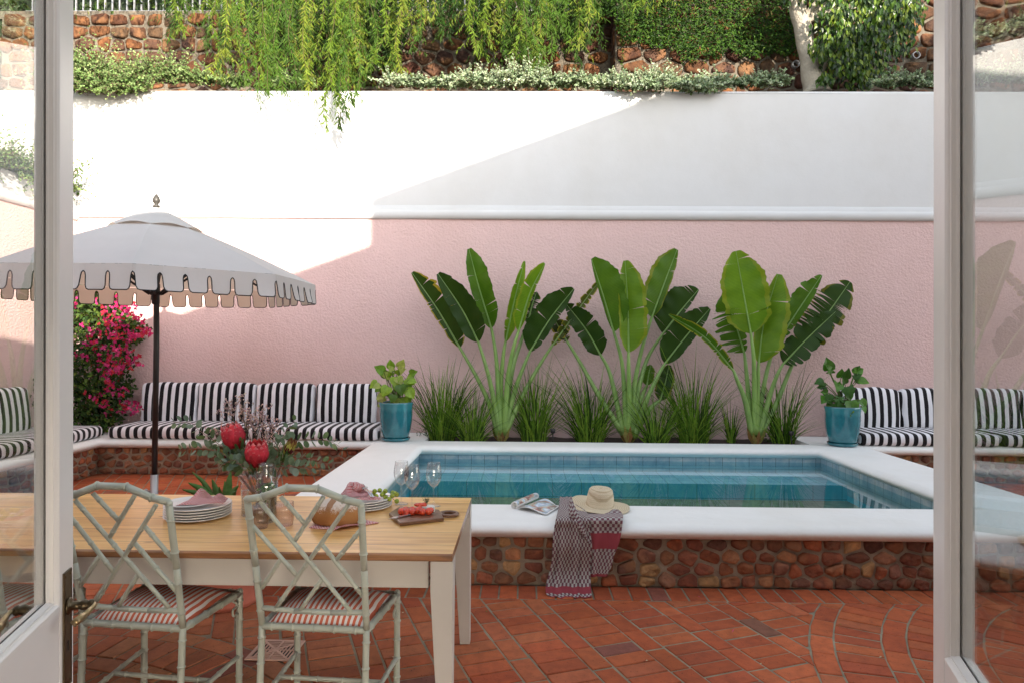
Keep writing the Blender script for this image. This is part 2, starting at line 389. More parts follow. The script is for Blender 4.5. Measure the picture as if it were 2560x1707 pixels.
M['towel']=weave('towel_weave',(.42,.405,.375),(.155,.065,.08),23,48,[(.915,.965,(.27,.05,.062)),(.993,1.01,(.27,.05,.062))])
M['towel2']=weave('towel_weave_short',(.44,.425,.40),(.18,.075,.095),13,31,[(.60,.745,(.30,.06,.075)),(.975,1.01,(.30,.06,.075))])
# ------------------------------------------------------------------ light, sky
SUN=Vector((-.5,1,-.325)).normalized()
W=bpy.data.worlds.new('World'); S.world=W; W.use_nodes=True; wn=W.node_tree
sky=wn.nodes.new('ShaderNodeTexSky'); sky.sky_type='NISHITA'; sky.sun_disc=False
sky.sun_elevation=math.asin(-SUN.z); sky.sun_rotation=math.atan2(-SUN.x,-SUN.y)
sky.air_density=1.0; sky.dust_density=.8; sky.ozone_density=.3
hs_w=wn.nodes.new('ShaderNodeHueSaturation'); hs_w.inputs['Saturation'].default_value=.42; wn.links.new(sky.outputs[0],hs_w.inputs['Color']); wn.links.new(hs_w.outputs[0],wn.nodes['Background'].inputs[0]); wn.nodes['Background'].inputs[1].default_value=.15
ld=bpy.data.lights.new('sun','SUN'); ld.energy=3.2; ld.angle=R(.53); ld.color=(1,.90,.76)
lo=bpy.data.objects.new('sun',ld); COL.objects.link(lo); lo.rotation_euler=SUN.to_track_quat('-Z','Y').to_euler(); lo.location=(8,-12,9)
S.view_settings.view_transform='Standard'; S.view_settings.look='None'; S.view_settings.exposure=2.0; S.view_settings.gamma=1
# ------------------------------------------------------------------ ground
ZC=.42; YW=8.55; XL=-5.67; YN=7.75; XR=8.5
b=MB(); b.quad((-200,-200,-.03),(200,-200,-.03),(200,200,-.03),(-200,200,-.03)); tag(b.build('ground',M['dirt']),kind='structure')
b=MB(); b.quad((XL,.66,-.0055),(XR,.66,-.0055),(XR,8.5,-.0055),(XL,8.5,-.0055)); tag(b.build('paving_joints',M['joint']),kind='structure')
def clip(poly,pt,nr):         # keep the side where (p-pt).nr <= 0
    out=[]; n=len(poly)
    for i in range(n):
        a,c=poly[i],poly[(i+1)%n]; da=(a[0]-pt[0])*nr[0]+(a[1]-pt[1])*nr[1]; dc=(c[0]-pt[0])*nr[0]+(c[1]-pt[1])*nr[1]
        if da<=0: out.append(a)
        if (da<0<dc) or (dc<0<da):
            t=da/(da-dc); out.append((a[0]+(c[0]-a[0])*t,a[1]+(c[1]-a[1])*t))
    return out
BR=[(.53,.118,.045),(.50,.105,.042),(.55,.13,.05),(.51,.11,.042),(.47,.10,.042),(.54,.14,.06)]
def brick(b,poly,inset=.0052):
    if len(poly)<3: return
    A=abs(sum(poly[i][0]*poly[(i+1)%len(poly)][1]-poly[(i+1)%len(poly)][0]*poly[i][1] for i in range(len(poly))))/2
    if A<.0012: return
    A2_=sum(poly[i][0]*poly[(i+1)%len(poly)][1]-poly[(i+1)%len(poly)][0]*poly[i][1] for i in range(len(poly))); sg_=1 if A2_>0 else -1
    cx=sum(p[0] for p in poly)/len(poly); cy=sum(p[1] for p in poly)/len(poly)
    hw=min(math.hypot(p[0]-cx,p[1]-cy) for p in poly); hw=max(hw,.12); z=rnd.uniform(-.003,.002); tx,ty=rnd.uniform(-.012,.012),rnd.uniform(-.012,.012)
    def ring(k,zz):
        n_=len(poly); o=[]
        for i in range(n_):
            a,b_,c_=poly[i-1],poly[i],poly[(i+1)%n_]
            e1=(b_[0]-a[0],b_[1]-a[1]); e2=(c_[0]-b_[0],c_[1]-b_[1]); l1=math.hypot(*e1) or 1e-6; l2=math.hypot(*e2) or 1e-6
            m1=(-e1[1]/l1,e1[0]/l1); m2=(-e2[1]/l2,e2[0]/l2); dt=1+m1[0]*m2[0]+m1[1]*m2[1]
            if dt<.25 or min(l1,l2)<.02: x_=b_[0]+(cx-b_[0])*k/.09; y_=b_[1]+(cy-b_[1])*k/.09
            else: x_=b_[0]+sg_*(m1[0]+m2[0])/dt*k; y_=b_[1]+sg_*(m1[1]+m2[1])/dt*k
            o.append(Vector((x_,y_,zz+z+tx*(x_-cx)+ty*(y_-cy))))
        return o
    c=tuple(v*q_ for v,q_ in zip(jit(rnd.choice(BR),.08),(.84,.95,.98)))
    w_=min(1,max(0,(-.1-cx+rnd.uniform(-.35,.35))*.9))*min(1,max(0,(4.3-cy+rnd.uniform(-.3,.3))*.9)); c=mixc(c,jit(rnd.choice([(.40,.17,.085),(.46,.20,.10),(.34,.13,.065),(.43,.15,.07)]),.12),w_)
    if rnd.random()<.03: c=jit((.26,.10,.07),.15)
    n=len(poly); vs=ring(inset,-.011)+ring(inset,-.004)+ring(inset+.004,0)
    fs=[(i+n*k,(i+1)%n+n*k,(i+1)%n+n*(k+1),i+n*(k+1)) for k in(0,1) for i in range(n)]+[tuple(range(2*n,3*n))]
    b.add(vs,fs,smooth=False,col=c)
b=MB(); BL,BW=.232,.116
# three brick circles that break up the herringbone
CIR=[((3.85,2.72),2.5),((-2.35,1.75),1.95)]
# no paving under the pool or benches
def blocked(x,y):
    if x>-1.5 and x<3.66 and y>4.38 : return True
    if y>7.95 or x<-5.1: return True
    return False
y0=4.395
a0=R(21); ca,sa=math.cos(a0),math.sin(a0)
def place(u,v,du,dv):
    q=[(u,v),(u+du,v),(u+du,v+dv),(u,v+dv)]; q=[(x*ca-y*sa-.15,x*sa+y*ca+3.9) for x,y in q]
    cx=sum(p[0] for p in q)/4; cy=sum(p[1] for p in q)/4
    if cx<-5.3 or cx>6.5 or cy<.7 or cy>8.1: return
    jx,jy=rnd.uniform(-.002,.002),rnd.uniform(-.002,.002); q=[(p[0]+jx,p[1]+jy) for p in q]
    if -1.9<cx<3.95 and cy<4.5:
        if cx>-1.72: q=clip(q,(0,y0-.232),(0,1))
    for (C,Rr) in CIR:
        if len(q)<3: return
        d=math.hypot(cx-C[0],cy-C[1])
        if d<Rr-.16: return
        nr=(-(cx-C[0])/d,-(cy-C[1])/d); q=clip(q,(C[0]-nr[0]*Rr,C[1]-nr[1]*Rr),nr)
    if blocked(cx,cy): return
    brick(b,q)
b_main=b; PU=BL+BW
for i in range(-30,30):
    off=rnd.random()*.1; u0=i*PU
    for j in range(-90,90): place(u0,j*BW+off,BL,BW)
    off=rnd.random()*BL
    for j in range(-46,46): place(u0+BL,j*BL+off,BW,BL)
# soldier course along the pool wall
x=-1.76
while x<4.0:
    w=.116+rnd.uniform(-.003,.003); brick(b,[(x,y0-.228),(x+w,y0-.228),(x+w,y0),(x,y0)]); x+=w
def rings(C,R0,a1,a2,ymax):
    r=R0; k=0
    while r>.3:
        th=BW if k%2==0 else BL; wd=BL if k%2==0 else BW
        r1=r-th; n=max(6,int(2*math.pi*(r)/wd)); off=rnd.random()
        for i in range(n):
            A1=2*math.pi*(i+off)/n; A2=2*math.pi*(i+1+off)/n; mid=(A1+A2)/2
            mx,my=C[0]+math.cos(mid)*r,C[1]+math.sin(mid)*r
            q=[(C[0]+math.cos(A1)*r1,C[1]+math.sin(A1)*r1),(C[0]+math.cos(A2)*r1,C[1]+math.sin(A2)*r1),(C[0]+math.cos(A2)*r,C[1]+math.sin(A2)*r)]
            if wd==BL: q.append((C[0]+math.cos(mid)*r*1.002,C[1]+math.sin(mid)*r*1.002))
            q.append((C[0]+math.cos(A1)*r,C[1]+math.sin(A1)*r))
            if mx<-5.3 or mx>6.5 or my<.68: continue
            if -1.8<mx<4.1: q=clip(q,(0,ymax),(0,1))
            brick(b,q)
        r=r1; k+=1
rings(CIR[0][0],CIR[0][1],0,0,y0-.232); rings(CIR[1][0],CIR[1][1],0,0,y0-.232)
tag(b.build('brick_paving',M['brick']),kind='structure')
# ------------------------------------------------------------------ stone masonry
STC=[(.32,.11,.05),(.24,.075,.042),(.30,.12,.06),(.48,.27,.12),(.17,.075,.05),(.27,.09,.048),(.34,.10,.045),(.20,.085,.055),(.26,.115,.065),(.22,.07,.04),(.36,.15,.07),(.22,.09,.055)]
def stones(b,origin,ux,uz,nr,W_,H_,sw,sh,gap=.012,depth=.03,pal=STC,seed=1):
    r=random.Random(seed); ox=Vector(origin); ux=Vector(ux); uz=Vector(uz); nr=Vector(nr)
    nys=max(1,int(round(H_/sh))); sh=H_/nys; L=[]
    for j in range(-1,nys+1):
        x=-sw*1.5+r.random()*sw*.6
        while x<W_+sw*1.5:
            w=sw*r.choice([.62,.8,.95,1.1,1.3,1.5]); L.append((x+w/2,(j+.5+r.uniform(-.16,.16))*sh)); x+=w
    for (x,y) in L:
        if not(0<=x<W_ and 0<=y<H_): continue
        q=[(x-sw*1.2,y-sh*1.2),(x+sw*1.2,y-sh*1.2),(x+sw*1.2,y+sh*1.2),(x-sw*1.2,y+sh*1.2)]
        for o in L:
            dx,dy=o[0]-x,o[1]-y
            if abs(dx)>sw*2.4 or abs(dy)>sh*2.2: continue
            l=math.hypot(dx,dy)
            if l<1e-6: continue
            g=gap*r.uniform(.3,1.2); k_=(sw/sh)*.8        # flatter beds: weight the vertical distance
            nx2,ny2=dx,dy*k_*k_; l2=math.hypot(nx2,ny2); n_=(nx2/l2,ny2/l2); q=clip(q,(x+dx/2-n_[0]*g,y+dy/2-n_[1]*g),n_)
        for pt,n_ in(((0,0),(-1,0)),((W_,0),(1,0)),((0,.004),(0,-1)),((0,H_-.004),(0,1))):
            q=clip(q,pt,n_)
        if len(q)<3: continue
        # round the corners
        for _ in range(1 if r.random()<.6 else 2):
            o=[]
            for k in range(len(q)):
                a,c=q[k],q[(k+1)%len(q)]; t=.14
                o.append((a[0]*(1-t)+c[0]*t,a[1]*(1-t)+c[1]*t)); o.append((a[0]*t+c[0]*(1-t),a[1]*t+c[1]*(1-t)))
            q=o
        cx=sum(a[0] for a in q)/len(q); cy=sum(a[1] for a in q)/len(q); ph=r.random()*90
        sx_,sy_=r.uniform(.84,1.03),r.uniform(.84,1.03); q=[(cx+(a[0]-cx)*sx_,min(H_-.003,max(.003,cy+(a[1]-cy)*sy_))) for a in q]
        c=r.choice(pal); kk=r.uniform(.72,1.25); c=tuple(v*kk for v in c); dd=depth*r.uniform(.6,1.15); tx,ty=r.uniform(-.12,.12),r.uniform(-.12,.12)
        vs=[]; n=len(q)
        for (k,z) in((0,-.004),(.03,.62),(.09,.9),(.42,1.0)):
            for a in q:
                X=a[0]+(cx-a[0])*k; Y=a[1]+(cy-a[1])*k
                nz=mnoise.noise(Vector((X*16+ph,Y*16,ph)))*.6+mnoise.noise(Vector((X*45+ph,Y*45,ph)))*.3
                h=z*dd*(1+nz) if z>0 else z
                h+= (tx*(X-cx)+ty*(Y-cy)) if z>.5 else 0
                vs.append(ox+ux*X+uz*Y+nr*h)
        vs.append(ox+ux*cx+uz*cy+nr*dd*1.02)
        fs=[(m_*n+k,m_*n+(k+1)%n,(m_+1)*n+(k+1)%n,(m_+1)*n+k) for m_ in range(3) for k in range(n)]+[(3*n+k,3*n+(k+1)%n,4*n) for k in range(n)]
        b.add(vs,fs,smooth=True,col=c)
    # mortar bed with gentle relief
    nx_=max(2,int(W_/.06)); nz_=max(2,int(H_/.05)); vs=[]
    for jj in range(nz_+1):
        for ii in range(nx_+1):
            X=W_*ii/nx_; Y=H_*jj/nz_; h=0 if (ii in(0,nx_) or jj in(0,nz_)) else mnoise.noise(Vector((X*7+seed,Y*7,3)))*.008+.009
            vs.append(ox+ux*X+uz*Y+nr*h)
    b.add(vs,[(jj*(nx_+1)+ii,jj*(nx_+1)+ii+1,(jj+1)*(nx_+1)+ii+1,(jj+1)*(nx_+1)+ii) for jj in range(nz_) for ii in range(nx_)],mi=1)
SM=[M['stone'],M['mortar']]
# ------------------------------------------------------------------ pool
IN=(-1.10,4.87,3.21,7.47); OUT=(-1.72,4.31,3.88,7.88)
def ringsweep(b,inn,out,prof):
    n=len(prof); vs=[]
    for (ix,iy,ox,oy) in((0,1,0,1),(2,1,2,1),(2,3,2,3),(0,3,0,3)):
        for (s_,z) in prof:
            vs.append((lerp(inn[ix],out[ox],s_),lerp(inn[iy],out[oy],s_),z))
    fs=[(c*n+k,c*n+(k+1)%n,((c+1)%4)*n+(k+1)%n,((c+1)%4)*n+k) for c in range(4) for k in range(n)]
    b.add(vs,fs)
def nose(r,zt,w,rr=None):
    # stadium like cross section; s in 0..1 over the width w
    pr=[]; rr=rr or r
    for k in range(9):
        a=math.pi/2*k/8; pr.append(((1-(1-math.sin(a))*rr*0-(rr-rr*math.sin(a))/w), zt-(1-math.cos(a))*r))
    return pr
def copprof(w,zt=ZC,th=.105,a=.075,drop=.045):
    # top flat, long shoulder, round nose, flat underside
    outer=[]
    for k in range(11):
        t=math.pi*k/10
        x=1-(a/w)*(1-math.sin(t)); z=zt-th/2+math.cos(t)*th/2
        outer.append((x,z))
    # soften the shoulder so that the top rolls over gradually
    outer=[(1-(a*2.1)/w,zt)]+[(x,z-(.004 if k==0 else 0)) for k,(x,z) in enumerate(outer)]
    inner=[(1-x,z) for x,z in reversed(outer)]
    return outer+inner
pool=empty('swimming_pool',(0,0,0),'raised plunge pool with white rounded coping, teal tiles and rust stone sides','pool')
b=MB(); ringsweep(b,IN,OUT,copprof(.55)); b.build('coping',M['coping'],pool)
b=MB()
fx0,fx1,fy0,fy1=OUT[0]+.085,OUT[2]-.085,4.405,OUT[3]+.0
stones(b,(fx0,fy0,0),(1,0,0),(0,0,1),(0,-1,0),fx1-fx0,.32,.118,.080,.008,.034,seed=3)
stones(b,(fx0,fy1,0),(0,-1,0),(0,0,1),(-1,0,0),fy1-fy0,.32,.125,.085,.011,.03,seed=4)
stones(b,(fx1,fy0,0),(0,1,0),(0,0,1),(1,0,0),fy1-fy0,.32,.125,.085,.011,.03,seed=5)
b.build('stone_facing',SM,pool)
tx0,ty0,tx1,ty1=IN[0]-.045,IN[1]-.05,IN[2]+.045,IN[3]+.05
def uvq(b,pts,us): b.add(pts,[(0,1,2,3)],smooth=False,uvs=us)
b=MB(); zt,zb=.33,.05
for (p,q) in (((tx0,ty1),(tx1,ty1)),((tx1,ty1),(tx1,ty0)),((tx1,ty0),(tx0,ty0)),((tx0,ty0),(tx0,ty1))):
    L_=math.hypot(q[0]-p[0],q[1]-p[1])
    uvq(b,[(p[0],p[1],zb),(q[0],q[1],zb),(q[0],q[1],zt),(p[0],p[1],zt)],[(0,zb+.10),(L_,zb+.10),(L_,zt+.10),(0,zt+.10)])
b.build('tile_band',M['tile'],pool)
b=MB()   # shelf under water at the far end, walls and floor
uvq(b,[(tx0,ty1-.62,.15),(tx1,ty1-.62,.15),(tx1,ty1,.15),(tx0,ty1,.15)],[(0,0),(tx1-tx0,0),(tx1-tx0,.62),(0,.62)])
b.build('underwater_ledge',M['ledge'],pool)
b=MB()
uvq(b,[(tx0,ty1-.62,-.95),(tx1,ty1-.62,-.95),(tx1,ty1-.62,.15),(tx0,ty1-.62,.15)],[(0,0),(tx1-tx0,0),(tx1-tx0,1),(0,1)])
uvq(b,[(tx0,ty0,-.95),(tx1,ty0,-.95),(tx1,ty1-.62,-.95),(tx0,ty1-.62,-.95)],[(0,0),(4.3,0),(4.3,2),(0,2)])
for (p,q) in (((tx1,ty1),(tx1,ty0)),((tx1,ty0),(tx0,ty0)),((tx0,ty0),(tx0,ty1))):
    L_=math.hypot(q[0]-p[0],q[1]-p[1]); uvq(b,[(p[0],p[1],-.95),(q[0],q[1],-.95),(q[0],q[1],.05),(p[0],p[1],.05)],[(0,0),(L_,0),(L_,1),(0,1)])
b.build('basin',M['basin'],pool)
b=MB(); b.quad((tx0,ty0,.268),(tx1,ty0,.268),(tx1,ty1,.268),(tx0,ty1,.268)); tag(b.build('water',M['water']),kind='structure')
# ------------------------------------------------------------------ benches round the wall
def slab(b,path,back,zt=ZC,th=.105,a=.075):
    # path: nose line points; back: matching back points
    n=[]
    for p,q in zip(path,back):
        p=Vector((*p,0)); q=Vector((*q,0)); L_=(q-p).length; row=[]
        for k in range(11):
            t=math.pi*k/10; x=(a/L_)*(1-math.sin(t)); row.append(p+(q-p)*x+Vector((0,0,zt-th/2+math.cos(t)*th/2)))
        row=[q+Vector((0,0,zt)),p+(q-p)*(a*2.1/L_)+Vector((0,0,zt))]+row+[q+Vector((0,0,zt-th))]
        n.append(row)
    m_=len(n[0]); vs=[v for r_ in n for v in r_]
    b.add(vs,[(i*m_+k,i*m_+k+1,(i+1)*m_+k+1,(i+1)*m_+k) for i in range(len(n)-1) for k in range(m_-1)])
    b.add([v for v in n[0]],[tuple(range(m_))],smooth=False); b.add([v for v in n[-1]],[tuple(reversed(range(m_)))],smooth=False)
ZB=ZC-.004; XI=-4.84
bench=empty('garden_bench',(-4.84,7.75,0),'long stone bench with white rounded seat slab turning the left courtyard corner','bench')
o=-Vector(bench.location)
def shifted(bm,root):
    off=-root.location; bm.v=[tuple(Vector(v)+off) for v in bm.v]; return bm
b=MB(); slab(b,[(XI,3.2),(XI,YN),(-1.13,YN)],[(XL,3.2),(XL,YW),(-1.13,YW)],ZB)
b.box((-1.42,7.66,ZB-.03),(.56,.2,.058)); shifted(b,bench).build('seat_slab',M['coping'],bench)
b=MB(); stones(b,(XI-.1,YN+.1,0),(1,0,0),(0,0,1),(0,-1,0),3.22,.312,.125,.082,.011,.03,seed=8)
stones(b,(XI-.1,3.2,0),(0,1,0),(0,0,1),(1,0,0),YN+.1-3.2,.312,.125,.082,.011,.03,seed=9)
shifted(b,bench).build('stone_base',SM,bench)
bench2=empty('garden_bench',(4.0,7.75,0),'stone bench with white slab right of the pool behind the striped right cushions','bench')
b=MB(); slab(b,[(3.28,YN),(XR,YN)],[(3.28,YW),(XR,YW)],ZB); b.box((3.58,7.66,ZB-.03),(.56,.2,.058)); shifted(b,bench2).build('seat_slab',M['coping'],bench2)
b=MB(); stones(b,(3.8,YN+.1,0),(1,0,0),(0,0,1),(0,-1,0),4.7,.312,.125,.082,.011,.03,seed=10); shifted(b,bench2).build('stone_base',SM,bench2)
b=MB(); nx_,ny_=60,14; vs=[]
for j in range(ny_+1):
    for i in range(nx_+1):
        x,y=lerp(-1.2,3.35,i/nx_),lerp(7.86,8.56,j/ny_); vs.append((x,y,.375+mnoise.noise(Vector((x*5,y*5,0)))*.03))
b.add(vs,[(j*(nx_+1)+i,j*(nx_+1)+i+1,(j+1)*(nx_+1)+i+1,(j+1)*(nx_+1)+i) for j in range(ny_) for i in range(nx_)]); tag(b.build('planter_soil',M['soil']),kind='structure')
# ------------------------------------------------------------------ courtyard walls
ZM=3.155; ZT=4.70
def wallmesh(b,p,q,z0,z1,mi=0,step=.25):
    p=Vector((*p,0)); q=Vector((*q,0)); L_=(q-p).length; n=max(2,int(L_/step)); m_=max(2,int((z1-z0)/step)); nr=Vector((-(q-p).y,(q-p).x,0)).normalized()
    vs=[]
    for j in range(m_+1):
        for i in range(n+1):
            a=p+(q-p)*(i/n); z=z0+(z1-z0)*j/m_; d=mnoise.noise(Vector((a.x*.8+a.y,a.y*.8,z*.8)))*.008
            vs.append(a+nr*d+Vector((0,0,z)))
    b.add(vs,[(j*(n+1)+i,j*(n+1)+i+1,(j+1)*(n+1)+i+1,(j+1)*(n+1)+i) for j in range(m_) for i in range(n)],mi=mi)
def bead(b,p,q,nr,zc,r=.055,proud=.038):
    # half round moulding with a flat fillet above
    p=Vector((*p,0)); q=Vector((*q,0)); nr=Vector((*nr,0)); n=60; pr=[(-.03,.105),(.006,.105),(.010,.055)]+[(proud*math.cos(t),r*math.sin(t)*.95-.005) for t in [math.pi/2*(1-k/6)*.75 for k in range(0,12)] ]+[(.012,-.064),(-.03,-.064)]
    vs=[]
    for i in range(n+1):
        a=p+(q-p)*(i/n); w=mnoise.noise(Vector((a.x*2,a.y*2,5)))*.004
        for (d,z) in pr: vs.append(a+nr*(d)+Vector((0,0,zc+z+w)))
    m_=len(pr); b.add(vs,[(i*m_+k,i*m_+k+1,(i+1)*m_+k+1,(i+1)*m_+k) for i in range(n) for k in range(m_-1)])
cw=empty('courtyard_wall',(0,YW,0),'tall back wall, pink roughcast below a white moulding and smooth white above','wall')
b=MB(); wallmesh(b,(XL-.3,YW+.012),(XR,YW+.012),0,ZM); shifted(b,cw).build('pink_render',M['pink_plaster'],cw)
b=MB(); wallmesh(b,(XL-2.5,YW),(XR,YW),ZM-.02,ZT-.03); 
b.add([(XL-2.5,YW,ZT-.03),(XR,YW,ZT-.03),(XR,YW+.02,ZT),(XL-2.5,YW+.02,ZT),(XR,YW+.28,ZT),(XL-2.5,YW+.28,ZT),(XR,YW+.28,ZT-.5),(XL-2.5,YW+.28,ZT-.5)],[(0,1,2,3),(3,2,4,5),(5,4,6,7)],smooth=False)
shifted(b,cw).build('white_upper_wall',M['white_plaster'],cw)
b=MB(); bead(b,(XL,YW),(XR,YW),(0,-1),ZM); shifted(b,cw).build('moulding',M['white_plaster'],cw)
sw_=empty('courtyard_wall',(XL,5,0),'lower left side wall of pink roughcast with a thin white capping, green shrubs above','wall')
b=MB(); wallmesh(b,(XL,YW),(XL,.7),0,ZM+.0); wallmesh(b,(XL-.02,.7),(XL-.02,YW),0,ZM); shifted(b,sw_).build('pink_render',M['pink_plaster'],sw_)
b=MB(); b.box((XL-.13,(YW-.02+.7)/2,ZM+.11),(.28,YW-.72,.26)); shifted(b,sw_).build('white_capping',M['white_plaster'],sw_)
b=MB(); bead(b,(XL,.7),(XL,YW),(1,0),ZM-.04); shifted(b,sw_).build('moulding',M['white_plaster'],sw_)
# side bed behind the low wall, upper terrace, retaining wall
b=MB(); b.quad((-9,.7,3.2),(XL-.26,.7,3.2),(XL-.26,YW,3.2),(-9,YW,3.2)); tag(b.build('side_bed_soil',M['soil']),kind='structure')
b=MB(); b.quad((-14,YW+.2,ZT-.07),(14,YW+.2,ZT-.07),(14,10.6,ZT-.07),(-14,10.6,ZT-.07)); tag(b.build('terrace_soil',M['soil']),kind='structure')
rw=empty('retaining_wall',(0,10.3,0),'rust coloured rubble stone retaining wall behind the terrace planting','wall')
b=MB(); xs=P(1530,120,10.3).x
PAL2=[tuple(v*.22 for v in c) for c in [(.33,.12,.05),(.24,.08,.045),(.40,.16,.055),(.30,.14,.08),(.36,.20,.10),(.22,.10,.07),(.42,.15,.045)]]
stones(b,(-8,10.3,ZT-.1),(1,0,0),(0,0,1),(0,-1,0),8+xs,1.9,.30,.19,.016,.055,pal=PAL2,seed=21)
stones(b,(xs,10.3,ZT-.1),(0,-1,0),(0,0,1),(-1,0,0),.42,2.6,.4,.2,.01,.03,pal=PAL2,seed=22)
stones(b,(xs,9.88,ZT-.1),(1,0,0),(0,0,1),(0,-1,0),9,2.6,.30,.20,.016,.055,pal=PAL2,seed=23)
b.box((-3,10.47,6.5),(10.2,.3,.12),mi=1)
shifted(b,rw).build('stonework',[M['stone'],M['dark_mortar']],rw)
for (px,py) in((1986,165),(2285,143)):
    p=P(px,py,9.86); b=MB(); n=20
    rr=.052; vs=[]; 
    prof=[(rr,-.02),(rr,.16),(rr*.84,.16),(rr*.8,-.02)]
    Mx=Matrix.Rotation(R(90),3,'X'); 
    b.lathe([(rr,-.05),(rr,.07),(rr*.82,.07),(rr*.8,-.04)],(0,0,0),20,M=Mx); b.lathe([(.001,-.035),(rr*.8,-.035)],(0,0,0),20,M=Mx,mi=1)
    b.build('drain_pipe',[M['grey_metal'],M['dark']],rw).location=p-Vector((0,10.3,0))
    # drain stubs poke out of the mortar
rail=empty('railing',(-2,10.4,6.55),'pale metal garden railing on top of the stone retaining wall','railing')
x=-7.6; b=MB()
while x<1.0:
    bb=MB(); bb.box((x+2,0,.5),(.022,.022,.94)); bb.build('baluster',M['grey_metal'],rail); x+=.113*1.0
b=MB(); b.box((-1.3,0,.03),(8.8,.035,.035)); b.box((-1.3,0,.985),(8.8,.04,.03)); b.build('rail_bar',M['grey_metal'],rail)
# ------------------------------------------------------------------ house behind the camera (casts the diagonal shade)
K=.365
hs=empty('house',(0,.5,0),'pale house wall around the open french doors, seen only at the door edge','house')
b=MB()
XD0,XD1=-.93,.72
def ztop(x):
    if x<2.08: return max(2.62,5.36+K*(x-2.08))
    return min(9.4,5.94+K*(x-2.08))
def slabpoly(b,pts,y0,y1,mi=0):
    n=len(pts); vs=[(p[0],y,p[1]) for y in(y0,y1) for p in pts]
    b.add(vs,[tuple(range(n)),tuple(range(2*n-1,n-1,-1))]+[(i,n+i,n+(i+1)%n,(i+1)%n) for i in range(n)],smooth=False,mi=mi)
xb=2.08+(2.62-5.36)/K
slabpoly(b,[(-12,0),(XD0,0),(XD0,2.62),(-12,2.62)],.50,.62); slabpoly(b,[(XD1,0),(14,0),(14,2.62),(XD1,2.62)],.50,.62)
slabpoly(b,[(-12,2.62),(xb,2.62),(2.08,5.36),(2.08,5.94),(14,ztop(14)),(14,2.62)][0:0] or [(xb,2.62),(14,2.62),(14,9.4),(2.08+(9.4-5.94)/K,9.4),(2.08,5.94),(2.08,5.36)],.52,.62)
b=shifted(b,hs); b.build('front_wall',M['white_plaster'],hs)
b=MB(); b.box((0,-2.2,-.01),(7,5.4,.05)); shifted(b,hs).build('floor',simple('oak_floor',(.27,.23,.19),.5,.15),hs)
b=MB(); b.box((-2.6,-4.9,1.3),(1.8,.1,2.6)); b.box((.9,-4.9,2.1),(5.2,.1,1.0)); b.box((-3.5,-2.2,1.3),(.1,5.4,2.6)); b.box((3.5,-2.2,1.3),(.1,5.4,2.6)); b.box((0,-2.2,2.65),(7.2,5.6,.1)); shifted(b,hs).build('room_wall',simple('room_paint',(.74,.73,.71),.8,.03),hs)
